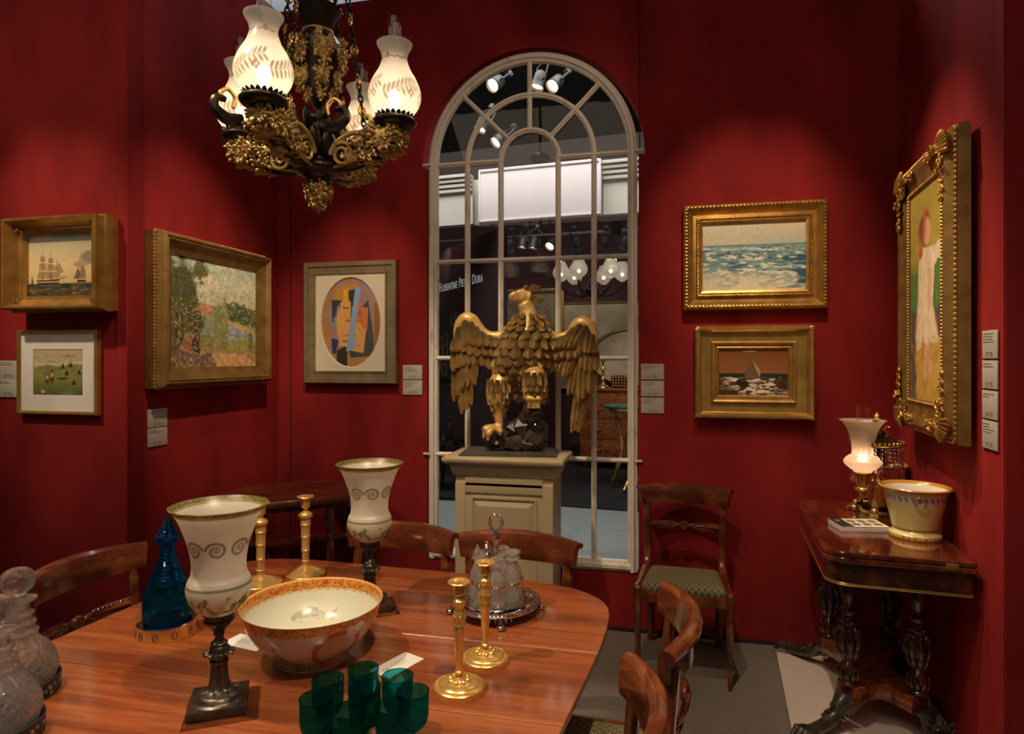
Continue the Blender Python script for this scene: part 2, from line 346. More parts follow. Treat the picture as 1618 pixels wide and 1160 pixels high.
# ---------- numpy picture helpers
def vnoise(x, y, seed=0):
    rs = np.random.RandomState(seed); T = rs.rand(64, 64)
    xi = np.floor(x).astype(int); yi = np.floor(y).astype(int); fx = x - xi; fy = y - yi
    fx = fx * fx * (3 - 2 * fx); fy = fy * fy * (3 - 2 * fy)
    g = lambda a, b: T[a % 64, b % 64]
    return (g(xi, yi) * (1 - fx) + g(xi + 1, yi) * fx) * (1 - fy) + (g(xi, yi + 1) * (1 - fx) + g(xi + 1, yi + 1) * fx) * fy
def fbm(x, y, seed=0, o=4):
    s = 0; a = .5; t = 0
    for k in range(o): s = s + a * vnoise(x * 2 ** k, y * 2 ** k, seed + k); t += a; a *= .5
    return s / t
class Pic:
    def __init__(s, nx, ny):
        s.u, s.v = np.meshgrid(np.linspace(0, 1, nx), np.linspace(0, 1, ny)); s.c = np.zeros((ny, nx, 3)); s.nx, s.ny = nx, ny
    def mixc(s, mask, col):
        m = np.clip(mask, 0, 1)[..., None] * 1.0; s.c = s.c * (1 - m) + np.array(lin(col)) * m; return s
    def grad(s, stops):
        ks = [q[0] for q in stops]; cs = np.array([lin(q[1]) for q in stops])
        s.c = np.stack([np.interp(s.v, ks, cs[:, i]) for i in range(3)], -1); return s
    def poly(s, pts, col, wob=0.0, seed=3, jit=0.0):
        u = s.u + (fbm(s.u * 20, s.v * 20, seed) - .5) * wob; v = s.v + (fbm(s.u * 20 + 9, s.v * 20, seed) - .5) * wob
        ins = np.zeros(u.shape, bool); n = len(pts)
        for i in range(n):
            (x1, y1), (x2, y2) = pts[i], pts[(i + 1) % n]
            if y1 == y2: continue
            cnd = ((y1 > v) != (y2 > v)) & (u < (x2 - x1) * (v - y1) / (y2 - y1) + x1); ins ^= cnd
        k = np.array(lin(col)) * (1 + jit * (fbm(s.u * 30, s.v * 30, seed + 7)[..., None] - .5))
        s.c = np.where(ins[..., None], k, s.c); return s
    def blob(s, cx, cy, rx, ry, col, wob=.5, seed=1, fade=.3, sc=8):
        d = np.sqrt(((s.u - cx) / rx) ** 2 + ((s.v - cy) / ry) ** 2) + (fbm(s.u * sc, s.v * sc, seed) - .5) * wob * 2
        return s.mixc((1 - d) / fade, col)
    def dabs(s, amt=.3, sc=40, seed=5, sx=1.0):
        s.c = s.c * (1 + amt * (fbm(s.u * sc * sx, s.v * sc, seed, 3)[..., None] - .5) * 2); return s
    def mesh(s, name, w, h, parent, y, mat=None):
        me = bpy.data.meshes.new(name); nx, ny = s.nx, s.ny
        co = np.zeros((ny, nx, 3)); co[..., 0] = (s.u - .5) * w; co[..., 2] = (s.v - .5) * h; co[..., 1] = y
        idx = np.arange(nx * ny).reshape(ny, nx)
        f = np.stack([idx[:-1, :-1], idx[:-1, 1:], idx[1:, 1:], idx[1:, :-1]], -1).reshape(-1, 4)
        me.from_pydata(co.reshape(-1, 3).tolist(), [], f.tolist()); me.update()
        a = me.color_attributes.new('pcol', 'FLOAT_COLOR', 'POINT')
        a.data.foreach_set('color', np.concatenate([np.clip(s.c, 0, 1), np.ones((ny, nx, 1))], -1).reshape(-1))
        me.materials.append(mat or M['paint']); o = bpy.data.objects.new(name, me); COL.objects.link(o)
        if parent is not None: o.parent = parent
        return o
# ================= THE SETTING =================
XL, YB, ZT = -2.392, 3.70, 3.78
WX0, WSL = .9404, .0734                       # right wall: X = WX0 + WSL * Y
RA = math.atan(WSL)
def hexa(mb, pts, z0, z1):
    n = len(pts); mb.add([(x, y, z0) for x, y in pts] + [(x, y, z1) for x, y in pts],
        [tuple(range(n - 1, -1, -1)), tuple(range(n, 2 * n))] + [(i, (i + 1) % n, n + (i + 1) % n, n + i) for i in range(n)]); return mb
b = MB(); hexa(b, [(-6, -3), (4.5, -3), (4.5, 3.8), (-6, 3.8)], -.05, 0); struct(b.build('floor', M['carpet'], smooth=False))
# back wall with the arched opening
b = MB(); YW = YB + .10; ocx, oR, ozs = -.744, .668, 2.705
def slab(x0, x1, z0, z1): b.box((x0 + x1) / 2, (YB + YW) / 2, (z0 + z1) / 2, x1 - x0, YW - YB, z1 - z0)
slab(XL - .1, ocx - oR, 0, ZT); slab(ocx + oR, WX0 + WSL * YB + .1, 0, ZT)
slab(ocx - oR, -1.376, 0, ozs); slab(-.112, ocx + oR, 0, ozs); slab(-1.376, -.112, 0, .325)
NA = 40
for i in range(NA):
    a0, a1 = pi - pi * i / NA, pi - pi * (i + 1) / NA
    x0, z0, x1, z1 = ocx + oR * cos(a0), ozs + oR * sin(a0), ocx + oR * cos(a1), ozs + oR * sin(a1)
    b.add([(x0, YB, z0), (x1, YB, z1), (x1, YB, ZT), (x0, YB, ZT), (x0, YW, z0), (x1, YW, z1), (x1, YW, ZT), (x0, YW, ZT)],
          [(0, 1, 2, 3), (5, 4, 7, 6), (0, 4, 5, 1), (3, 2, 6, 7)])
struct(b.build('wall_back', M['velvet'], smooth=False, recalc=False))
b = MB(); hexa(b, [(XL - .1, 2.56), (XL, 2.56), (XL, YB), (XL - .1, YB)], 0, ZT); struct(b.build('wall_left', M['velvet'], smooth=False))
b = MB(); b.box(-4.2, 2.55, ZT / 2, 3.616, .10, ZT); b.box(-2.422, 2.546, ZT / 2, .060, .104, ZT, .006); struct(b.build('wall_left_front', M['velvet'], smooth=False))
xa, xb = WX0 + WSL * 2.45, WX0 + WSL * YB
b = MB(); hexa(b, [(xa, 2.452), (xa + .08, 2.452), (xb + .1, YB), (xb, YB)], 0, ZT); struct(b.build('wall_right', M['velvet'], smooth=False))
b = MB(); b.box(xa + 1.605, 2.50, ZT / 2, 3.2, .104, ZT); struct(b.build('wall_right_front', M['velvet'], smooth=False))
# cloth seams and the dark strip at the foot of the walls
for nm, loc, sz, rz in (('trim_1', (-.105, YB - .002, (2.72 + ZT) / 2), (.006, .005, ZT - 2.72), 0), ('trim_2', (-2.30, YB - .002, ZT / 2), (.006, .005, ZT), 0),
                        ('trim_3', (-.7, YB - .004, .011), (3.3, .012, .022), 0), ('trim_4', (XL + .004, 3.1, .011), (.012, 1.2, .022), 0)):
    b = MB(); b.box(0, 0, 0, *sz, bev=.001); struct(b.build(nm, M['dark_red'], loc=loc))

# ---------- arched window
win = bpy.data.objects.new('window_1', None); COL.objects.link(win); struct(win); win.location = (-.744, YB + .02, 0)
wb = MB(); wR = .625; zs = 2.725
def archpts(R, z0, n=36, zc=None):
    zc = zs if zc is None else zc
    return [(-R, 0, z0)] + [(R * cos(pi - pi * i / n), 0, zc + R * sin(pi - pi * i / n)) for i in range(n + 1)] + [(R, 0, z0)]
def bar(mb, pts, w, d, closed=False):
    """moulded bar: rounded nose towards the room"""
    pts = [Vector(p) for p in pts]; n = len(pts); secs = []
    prof = [(-w / 2, d * .4), (-w / 2, -d * .15), (-w * .22, -d * .3), (-w * .16, -d * .5), (w * .16, -d * .5), (w * .22, -d * .3), (w / 2, -d * .15), (w / 2, d * .4)]
    for i, p in enumerate(pts):
        t = (pts[min(i + 1, n - 1)] - pts[max(i - 1, 0)]).normalized(); s = Vector((0, 1, 0)).cross(t).normalized()
        secs.append([tuple(p + s * a + Vector((0, 1, 0)) * y) for a, y in prof])
    mb.loft(secs)
fr = MB(); bar(fr, archpts(wR - .027, .335), .054, .06); bar(fr, [(-wR + .02, 0, .362), (wR - .02, 0, .362)], .06, .058)
for x in (-wR - .008, wR + .008): fr.box(x, -.03, zs, .05, .01, .012, .002); fr.box(x, -.03, .97, .04, .01, .012, .002)
fr.build('window_frame', M['oldpaint'], win)
mt = MB()
for x in (-.382, .379): bar(mt, [(x, 0, .38), (x, 0, zs)], .030, .035)
for x in (-.175, .170): bar(mt, [(x, 0, .38), (x, 0, zs)], .030, .035)
for z in (.965, 1.55, 2.135): bar(mt, [(-.6, 0, z), (.6, 0, z)], .026, .034)
bar(mt, [(-.6, 0, zs), (-.175, 0, zs)], .026, .034); bar(mt, [(.17, 0, zs), (.6, 0, zs)], .026, .034)
bar(mt, archpts(.3805, zs - .01)[1:-1], .030, .035); bar(mt, archpts(.1725, zs - .01)[1:-1], .030, .035)
for a in (45, 90, 135): bar(mt, [(.165 * cos(radians(a)), 0, zs + .165 * sin(radians(a))), (.59 * cos(radians(a)), 0, zs + .59 * sin(radians(a)))], .026, .034)
mt.build('glazing_bars', M['oldpaint'], win)
g = MB(); ap = archpts(wR - .03, .36); g.add([(x, .012, z) for x, y, z in ap], [tuple(range(len(ap)))]); g.build('window_pane', M['pane'], win, smooth=False)

# ================= THE HALL BEYOND THE WINDOW =================
b = MB(); hexa(b, [(-8, 3.8), (8, 3.8), (8, 7.3), (-8, 6.3)], -.05, 0); struct(b.build('floor_hall', M['hall_carpet'], smooth=False))
P0 = pt(761, 566, 7.0); P0.z = 0; ud = -Vector((pt(-2300, 566, 1) - Vector((0, 0, 1.55)))); ud.z = 0; ud.normalize(); HR = atan2(ud.y, ud.x); vd = Vector((-ud.y, ud.x, 0))
def hx(px, yo=0.0):
    """local x on the opposite stand's front, set back by yo, that shows at column px"""
    r = (px - CX) / F_PX; d = Vector((-sin(YAW) + r * cos(YAW), cos(YAW) + r * sin(YAW), 0)); o = P0 + vd * yo
    den = d.x * (-ud.y) + d.y * ud.x; t = (o.x * (-ud.y) + o.y * ud.x) / den; return (d * t - o).dot(ud)
def hz(px, py, yo=0.0):
    x = hx(px, yo); q = P0 + ud * x + vd * yo; dd = q.x * -sin(YAW) + q.y * cos(YAW); return CAMH - (py - HY) * dd / F_PX
def hp(px, py, yo=0.0):
    x = hx(px, yo); q = P0 + ud * x + vd * yo; q.z = hz(px, py, yo); return q
def hobj(o, pos=(0, 0, 0)):
    q = P0 + ud * pos[0] + vd * pos[1]; o.location = (q.x, q.y, pos[2]); o.rotation_euler = (0, 0, HR); return o
b = MB(); hexa(b, [(-7, -.02), (7, -.02), (7, 4.5), (-7, 4.5)], -.04, .012); struct(hobj(b.build('floor_opposite', M['dark_carpet'], smooth=False)))
b = MB(); b.box(0, 3.6, 1.9, 12, .1, 3.8); struct(hobj(b.build('wall_opposite', M['dark_red'], smooth=False)))
b = MB(); b.box(0, -1.0, 5.6, 14, 12, .06); struct(hobj(b.build('ceiling_hall', M['black'], smooth=False)))
b = MB()
xs0, xs1 = hx(761), hx(952)
for x0, x1 in ((-5, xs0 - .12), (xs1, 5)):
    b.box((x0 + x1) / 2, .1, 3.28, x1 - x0, .12, .50)
    for k, (z, d) in enumerate(((3.40, .012), (3.45, .03), (3.50, .05), (3.545, .075))): b.box((x0 + x1) / 2, .04 - d / 2, z, x1 - x0, .06 + d, .035, .006)
b.box(xs0 - .06, .16, 3.28, .14, .1, .50)
struct(hobj(b.build('trim_5', M['fascia'])))
b = MB(); b.box((xs0 + xs1) / 2, -.06, 3.285, xs1 - xs0, .05, .575, .004); b.box((xs0 + xs1) / 2, -.075, 3.56, xs1 - xs0, .05, .03, .006); b.box((xs0 + xs1) / 2, -.075, 3.02, xs1 - xs0, .05, .02, .006)
b.box(xs0 + .01, -.075, 3.29, .02, .05, .56, .004); b.box(xs1 - .01, -.075, 3.29, .02, .05, .56, .004)
tag(hobj(b.build('sign_board', M['sign'])), 'large blank white board in the middle of the fascia seen through the arched window', 'sign')
# side wall of the opposite stand with the lettering
A = pt(789, 566, 7.15); B_ = pt(655, 566, 9.6); A.z = B_.z = 0; wd = (A - B_); wl = wd.length; wd.normalize(); WR = atan2(wd.y, wd.x)
b = MB(); b.box(wl / 2, .05, 1.5, wl, .1, 3.0); o = struct(b.build('wall_opposite_side', M['dark_red'], smooth=False)); o.location = (B_.x, B_.y, 0); o.rotation_euler = (0, 0, WR)
def onside(px, py):
    r = (px - CX) / F_PX; d = Vector((-sin(YAW) + r * cos(YAW), cos(YAW) + r * sin(YAW), 0))
    n = Vector((-wd.y, wd.x, 0)); t = B_.dot(n) / d.dot(n); q = d * t; return (q - B_).dot(wd), CAMH - (py - HY) * t / F_PX, q
x0, z0, q0 = onside(695, 455); x1, z1, q1 = onside(764, 437)
def text_mesh(words, mat, name):
    """small capitals: (text, size) pieces set one after another"""
    mb = MB(); cur = 0
    for s, size in words:
        c = bpy.data.curves.new('lettering', 'FONT'); c.body = s; c.size = size; c.extrude = .002; o = bpy.data.objects.new('lettering', c); COL.objects.link(o)
        bpy.context.view_layer.update(); me = bpy.data.meshes.new_from_object(o.evaluated_get(bpy.context.evaluated_depsgraph_get()))
        w = max([v.co.x for v in me.vertices] or [0]); mb.add([(v.co.x + cur, -v.co.z, v.co.y) for v in me.vertices], [tuple(p.vertices) for p in me.polygons])
        cur += w + size * .07; bpy.data.objects.remove(o); bpy.data.curves.remove(c)
    return mb, cur
words = []; cur = 0
for part in ((('F', 1.3), ('LORENTINE', 1.0)), (('P', 1.3), ('IETRA', 1.0)), (('D', 1.3), ('URA', 1.0))):
    m2, w = text_mesh([(s, .2 * k) for s, k in part], None, ''); m2.v = [(v[0] + cur, v[1], v[2]) for v in m2.v]; words.append(m2); cur += w + .09
sc = (x1 - x0) / (cur - .09)
lt = emit('glowing_lettering', (.75, .74, .70), .22)  # emission put into the letters so they show on the dark wall
o = thing('wall_lettering', 'white lettering Florentine Pietra Dura on the dark wall beyond the window', 'lettering')
for m2 in words: m2.v = [(v[0] * sc, v[1], v[2] * (.17 / .26)) for v in m2.v]; m2.build('word', lt, o, smooth=False, recalc=False)
q = B_ + wd * x0; o.location = (q.x + wd.y * .006, q.y - wd.x * .006, (z0 + z1) / 2 - .06); o.rotation_euler = (0, 0, WR)
# little framed panels on that wall
b = MB(); xa_, za_, _ = onside(692, 540); xb_, zb_, _ = onside(731, 500); b.box(0, 0, 0, xb_ - xa_, .03, .85, .004)
o = b.build('display_board', simple('dark_green_board', (.012, .022, .018), rough=.8)); q = B_ + wd * ((xa_ + xb_) / 2); o.location = (q.x + wd.y * .02, q.y - wd.x * .02, 1.58 + .12); o.rotation_euler = (0, 0, WR)
tag(o, 'dark green display board behind the tiny framed panels, seen through window', 'display board')
mini = [((720, 505), 'uppermost tiny gilt framed panel on the far dark wall'), ((698, 540), 'dark tiny framed panel left of a brighter one through window'), ((708, 535), 'tiny pale gilt framed panel just under the uppermost one'),
        ((699, 556), 'tiny framed panel at the left just above the window rail'), ((708, 554), 'tiny framed panel showing red just above the window rail'), ((697, 578), 'tiny framed panel at the left just under the window rail'), ((706, 584), 'lowest tiny framed panel beyond the left wing of the eagle')]
for k, ((px, py), lab) in enumerate(mini):
    x, z, q = onside(px, py); t = thing('miniature_panel', lab, 'picture', (q.x + wd.y * .03, q.y - wd.x * .03, z), WR, 'miniature panels on the far wall')
    b = MB()
    for sx, sz, w_, h_ in ((0, .07, .16, .022), (0, -.07, .16, .022), (-.069, 0, .022, .16), (.069, 0, .022, .16)): b.box(sx, 0, sz, w_, .03, h_, .004)
    b.build('picture_frame', M['gold_dark'], t)
    pc = Pic(12, 12).grad([(0, (60, 45, 30)), (1, (120, 95, 60) if k != 4 else (170, 60, 40))]).blob(.5, .5, .3, .3, (170, 140, 90) if k != 4 else (200, 90, 50), .3); pc.mesh('picture', .12, .12, t, .0)
def frame_ring(mb, w, h, prof):
    """mitred moulding: prof = (outward from the sight edge, out from the wall)"""
    secs = []
    for sx, sz in ((-1, -1), (1, -1), (1, 1), (-1, 1)): secs.append([(sx * (w / 2 + u), -v, sz * (h / 2 + u)) for u, v in prof])
    mb.loft(secs, True, False, True)
def framed(name, label, cat, loc, rz, w, h, prof, matf, pic, cy=.02, group=None, mount=None):
    t = thing(name, label, cat, loc, rz, group); mb = MB(); frame_ring(mb, w, h, prof); mb.build('picture_frame', matf, t, sharp=25)
    if pic: pic.mesh('picture', w, h, t, -cy)
    b = MB(); um = max(u for u, v in prof) - .012; b.box(0, -.006, 0, w + 2 * um, .008, h + 2 * um); b.build('backboard', M['gold_dark'], t)
    return t
q = hp(840, 505, 3.5); pc = Pic(40, 50).grad([(0, (70, 55, 35)), (.5, (120, 100, 70)), (1, (105, 92, 70))]).blob(.6, .45, .2, .2, (150, 100, 60), .5).dabs(.5, 14)
framed('framed_picture', 'dim landscape in a thin gilt frame on the far wall behind the eagle', 'painting', q, HR, .95, .85, [(0, .02), (0, .04), (.04, .06), (.07, .05), (.08, 0), (0, 0)], M['gold_dark'], pc)
q = hp(975, 470, 3.5); pc = Pic(60, 50).grad([(0, (120, 108, 85)), (1, (150, 138, 112))]).blob(.4, .5, .25, .3, (165, 155, 130), .5).dabs(.25, 10)
framed('wall_panel', 'pale framed map on the far wall behind the oval fire screen', 'picture', Vector((q.x, q.y, 1.75)), HR, 1.9, 1.3, [(0, .02), (0, .03), (.03, .04), (.04, .03), (.04, 0), (0, 0)], M['gold_dark'], pc)
# spotlights
tr = MB(); z_ = hz(860, 372, 1.2); tr.box(.9, 1.2, z_, 4.2, .035, .03, .004); 
tag(hobj(tr.build('lighting_track', M['spotcan'])), 'grey lighting track across the opposite stand, seen through window', 'lighting track')
def spot_mesh():
    c = MB(); c.lathe([(0, .10), (.03, .10), (.052, .07), (.056, 0), (.060, -.05), (.064, -.055), (.058, -.055), (.052, -.03), (0, -.03)], 16)
    l = MB(); l.lathe([(0, -.035), (.03, -.038), (.050, -.033)], 16)
    a = MB(); a.tube([(0, 0, .0), (.075, 0, .02), (.075, 0, .16), (0, 0, .2)], .008, 6); a.tube([(0, 0, .0), (-.075, 0, .02), (-.075, 0, .16), (0, 0, .2)], .008, 6); a.box(0, 0, .225, .05, .05, .05, .006)
    return c, l, a
spots = [(805, 390, 1.2, -.6, 'leftmost spotlight of the far track beyond the window'), (826, 385, 1.2, .2, 'second spotlight from the left on the far track'), (843, 386, 1.2, .1, 'third spotlight from the left on the far track'),
         (871, 386, 1.2, .9, 'lit spotlight just left of the window bar on the far track'), (913, 386, 1.2, -.8, 'spotlight in the middle of the right half of the far track'), (955, 385, 1.2, -.9, 'round spotlight second from the right end of the far track'),
         (987, 385, 1.2, -.7, 'rightmost spotlight of the far track'), (974, 359, .5, -.9, 'spotlight hanging close under the cream fascia at the right'), (889, 412, 2.4, .9, 'small glowing spotlight right of the eagle under the window rail'), (968, 409, 2.4, .9, 'spotlight just under the rail at the upper right panes'),
         (783, 132, -1.4, 1.0, 'slanting bright spotlight in the top left panes of the arch'), (851, 130, -1.2, .3, 'ribbed dim spotlight beside the top bar of the arch'), (877, 132, -1.2, .9, 'bright spotlight right of the top bar of the arch'),
         (762, 198, -.8, .5, 'small half hidden spotlight at the left spoke of the arch'), (788, 221, -.8, .9, 'glowing ribbed spotlight above the small inner arch')]
sp0 = None
for px, py, yo, tl, lab in spots:
    q = hp(px, py, yo)
    if sp0 is None:
        t = thing('track_spotlight', lab, 'spotlight', group='spotlights beyond the window'); c, l, a = spot_mesh(); c.build('lamp_housing', M['spotcan'], t); l.build('lens', M['spotlens'], t); a.build('bracket', M['spotcan'], t); sp0 = t
    else: t = dup(sp0, (0, 0, 0), 0, lab)
    t.location = q; t.rotation_euler = (-tl * .9, .25 * math.sin(px), -.25 + .5 * math.cos(px))
# glass chandelier glimmering at the right
q = hp(935, 445, 2.2); t = thing('hanging_lamp', 'dark hanging lamp with glowing globes seen at the right through the window', 'chandelier', q, HR)
b = MB(); b.tube([(0, 0, .9), (0, 0, .1)], .012, 6); b.lathe(crp([(0, -.22), (.05, -.2), (.09, -.13), (.06, -.05), (.03, .05), (.05, .12), (.0, .16)]), 14)
gl = MB(); gb = MB()
for k in range(6):
    a = k * pi / 3 + .3; x, y = .42 * cos(a), .42 * sin(a); b.tube(cr([(0, 0, -.12), (x * .5, y * .5, -.2), (x * .95, y * .95, -.1), (x, y, -.02)], 4), .015, 6); gl.lathe(crp([(.03, 0), (.10, .06), (.12, .13), (.08, .22), (.06, .27)]), 12, (x, y, 0), colf=lambda T, R, Z, I: np.ones(T.shape + (3,)) * .85); gb.ball((x, y, .1), .02, 6, 4)
b.build('lamp_body', M['bronze'], t); gl.build('lamp_shade', M['frost'], t); gb.build('bulb', emit('small_bulb', (1, .74, .45), 14), t)
# chest with candlestick, box and screen; green-topped table in front
def base(px, py, yo): return hp(px, py, yo)
q = hp(985, 640, 2.6); ch = thing('chest_of_drawers', 'figured orange wood chest under the candlestick beyond the window', 'chest', (q.x, q.y, .012), HR)
zt = hz(985, 614, 2.6); b = MB(); b.box(0, 0, zt / 2 + .06, 1.15, .5, zt - .14, .01); b.box(0, 0, zt - .02, 1.22, .55, .035, .008)
burl = wood('orange_burl', (.16, .035, .008), (.40, .11, .03), (.55, .20, .05), scale=6, stretch=(2, 2, 3), figure=2); b.build('chest_body', burl, ch)
for k in range(3):
    d = MB(); d.box(0, -.252, .22 + k * (zt - .26) / 3 + .04, 1.08, .02, (zt - .3) / 3, .006); dd = d.build('drawer', burl, ch)
    for s in (-1, 1): h_ = MB(); h_.tube([(s * .3 - .05, -.27, .27 + k * (zt - .26) / 3), (s * .3, -.285, .25 + k * (zt - .26) / 3), (s * .3 + .05, -.27, .27 + k * (zt - .26) / 3)], .008, 6); h_.build('handle', M['brass'], dd)
for sx in (-.5, .5):
    for sy in (-.2, .2): l = MB(); l.lathe([(.03, 0), (.045, .04), (.03, .09), (.05, .13)], 12, (sx, sy, 0)); l.build('foot', M['rosewood'], ch)
q = hp(953, 612, 2.5); b = MB(); b.lathe(crp([(.0, 0), (.085, 0), (.08, .02), (.03, .05), (.022, .1), (.04, .13), (.022, .16), (.02, .24), (.038, .27), (.02, .3), (.02, .36), (.045, .39), (.04, .43), (.0, .43)], 3), 20)
o = b.build('brass_candlestick', M['brass'], loc=(q.x, q.y, zt + .012)); tag(o, 'knopped brass candlestick standing on the far chest left of the studded box', 'candlestick')
q = hp(984, 605, 2.6); t = thing('casket', 'small studded casket on the far orange chest', 'casket', (q.x, q.y, zt + .012), HR); b = MB(); b.box(0, 0, .09, .3, .2, .17, .01); b.build('box_body', M['rosewood'], t); b = MB()
for i in range(7):
    for k in range(4): b.ball((-.12 + i * .04, -.102, .03 + k * .04), .012, 6, 4)
b.build('studs', M['brass'], t)
q = hp(1000, 600, 3.1); t = thing('fire_screen', 'pale oval screen in a gilt rim behind the far chest', 'screen', (q.x, q.y, .012), HR); b = MB(); b.tube([(.62 * cos(a), 0, 1.55 + .42 * sin(a)) for a in np.linspace(0, 2 * pi, 40)[:-1]], .03, 8, True); b.build('rim', M['gold_dark'], t)
b = MB(); b.loft([[(.6 * cos(a), y, 1.55 + .4 * sin(a)) for a in np.linspace(0, 2 * pi, 40)[:-1]] for y in (-.01, .01)]); b.build('screen_panel', simple('faded_silk', (.62, .52, .36), (.42, .32, .20), scale=4), t)
b = MB(); b.tube([(0, 0, 0), (0, 0, 1.13)], .03, 8); b.box(0, 0, .03, .5, .3, .06, .02); b.build('stand', M['rosewood'], t)
q = hp(990, 700, 1.0); t = thing('console_table', 'green marble topped table on a twisted gilt base beyond the window', 'table', (q.x, q.y, .012), HR)
zt2 = hz(985, 641, 1.0); b = MB(); b.lathe([(0, zt2 - .03), (.27, zt2 - .03), (.285, zt2 - .015), (.28, zt2), (0, zt2)], 32); b.build('table_top', simple('green_malachite', (.015, .14, .075), (.03, .24, .14), rough=.15, scale=12), t)
b = MB(); b.lathe(crp([(.16, zt2 - .09), (.20, zt2 - .07), (.21, zt2 - .03)]), 20)
for k in range(3):
    a = k * 2 * pi / 3 + .5; b.tube(cr([(.18 * cos(a), .18 * sin(a), zt2 - .05), (.10 * cos(a + .5), .10 * sin(a + .5), zt2 - .22), (.06 * cos(a + 1.2), .06 * sin(a + 1.2), zt2 * .5), (.12 * cos(a + .6), .12 * sin(a + .6), .2), (.22 * cos(a), .22 * sin(a), .03)], 6), [.022 + .008 * sin(i * 1.3) for i in range(25)], 7)
b.build('gilt_base', M['ormolu'], t, sharp=60)
# tray table with bottles at the left
q = hp(702, 697, .3); zt3 = q.z; t = thing('tray_table', 'dark round tray table at the left edge of the window, beyond the glass', 'table', (q.x, q.y, .012), HR)
b = MB(); b.lathe([(0, zt3 - .03), (.24, zt3 - .03), (.26, zt3 + .03), (.25, zt3 + .03), (.235, zt3 - .015), (0, zt3 - .015)], 28); b.build('tray', M['bronze'], t)
for k in range(3):
    a = k * 2 * pi / 3; l = MB(); l.tube(cr([(.18 * cos(a), .18 * sin(a), zt3 - .03), (.12 * cos(a), .12 * sin(a), zt3 * .6), (.14 * cos(a), .14 * sin(a), zt3 * .3), (.2 * cos(a), .2 * sin(a), 0)], 5), .018, 6); l.build('leg', M['bronze'], t)
for k, (dx, dy, lab) in enumerate(((-.07, 0, 'left dark bottle on the far tray table'), (.05, .03, 'right dark bottle on the far tray table'))):
    b = MB(); b.lathe(crp([(0, 0), (.035, 0), (.036, .14), (.02, .2), (.013, .22), (.013, .28), (0, .28)], 3), 14)
    tag(b.build('bottle', M['bronze'], loc=(q.x + dx, q.y + dy, zt3 - .003)), lab, 'bottle', 'bottles on the far tray table')
# ================= PICTURES IN THE ROOM =================
def beads(mb, w, h, v, sp, r, egg=1.0, skip=0.0):
    """a row of carved beads round a rectangle w x h, out from the wall by v"""
    for (ax, az, bx, bz) in ((-w / 2, -h / 2, w / 2, -h / 2), (w / 2, -h / 2, w / 2, h / 2), (w / 2, h / 2, -w / 2, h / 2), (-w / 2, h / 2, -w / 2, -h / 2)):
        L = sqrt((bx - ax) ** 2 + (bz - az) ** 2); n = max(2, int(L / sp))
        for i in range(n):
            t = (i + .5) / n; hor = abs(bx - ax) > abs(bz - az); rr = (r * egg, r, r) if hor else (r, r, r * egg)
            mb.ball((ax + (bx - ax) * t, -v, az + (bz - az) * t), rr, 6, 4)
def vines(mb, c, n, rad, size, ax=(1, 0, 0), az=(0, 0, 1), ay=(0, -1, 0), seed=1, flat=.5, leafy=.35):
    """a carved cluster of grapes, leaves and scrolls round a centre"""
    R = random.Random(seed); c = Vector(c); ax, ay, az = Vector(ax).normalized(), Vector(ay).normalized(), Vector(az).normalized()
    Mx = Matrix((ax, az, ay)).transposed(); mb.ball(c, (rad[0] * .86, rad[1] * .86, rad[2] * .8), 12, 7, Mx); size *= .74; n = int(n * 1.9)
    for i in range(n):
        a = R.random() * 2 * pi; q = sqrt(R.random()); x = q * cos(a) * rad[0]; z = q * sin(a) * rad[1]; y = (1 - q * q) * rad[2] * (0.6 + .4 * R.random())
        p = c + ax * x + az * z + ay * y
        if R.random() < leafy:
            d = ax * cos(a + R.uniform(-.6, .6)) + az * sin(a + R.uniform(-.6, .6)) + ay * .25; mb.leaf(p, d, ay, size * R.uniform(2.2, 3.4), size * R.uniform(1.4, 2.2), .5, 4, size * .25)
        else: mb.ball(p, size * R.uniform(.55, .95), 6, 4)
def scroll(mb, c, r, turns, thick, ax=(1, 0, 0), az=(0, 0, 1), a0=0.0, hand=1, n=30, ay=(0, -1, 0), lift=0):
    c = Vector(c); ax, az, ay = Vector(ax), Vector(az), Vector(ay); P = []
    for i in range(n + 1):
        t = i / n; a = a0 + hand * t * turns * 2 * pi; q = r * (1 - t) ** .8 + thick * .5; P.append(c + ax * (q * cos(a)) + az * (q * sin(a)) + ay * lift * t)
    mb.tube(P, [thick * (1 - .4 * i / n) for i in range(n + 1)], 6)

def sea_pic():
    p = Pic(230, 160).grad([(0, (205, 198, 170)), (.25, (140, 170, 165)), (.5, (100, 145, 152)), (.66, (150, 180, 178)), (.70, (205, 205, 185)), (1, (232, 222, 190))])
    p.mixc((fbm(p.u * 3, p.v * 14, 2) - .45) * 3 * (p.v > .70), (236, 214, 172))
    w = fbm(p.u * 12 + 5 * p.v, p.v * 34, 4, 5); below = np.clip((.68 - p.v) * 12, 0, 1)
    p.mixc((w - .52) * 7 * below * (p.v > .2), (48, 100, 122)); p.mixc((fbm(p.u * 16 + 4 * p.v, p.v * 44, 8, 5) - .54) * 9 * below, (236, 230, 208))
    p.mixc(np.clip((.34 - p.v) * 5, 0, 1) * np.clip((fbm(p.u * 10, p.v * 12, 6) - .38 + (.5 - p.u) * .35) * 6, 0, 1), (226, 214, 184))
    p.mixc(np.clip((fbm(p.u * 5, p.v * 9, 9) - .5) * 8, 0, 1) * (p.u > .72) * (p.v < .3) * (p.v > .03), (58, 98, 116))
    p.mixc(((p.v > .655) & (p.v < .675)) * .7, (70, 116, 136)); return p.dabs(.14, 60)
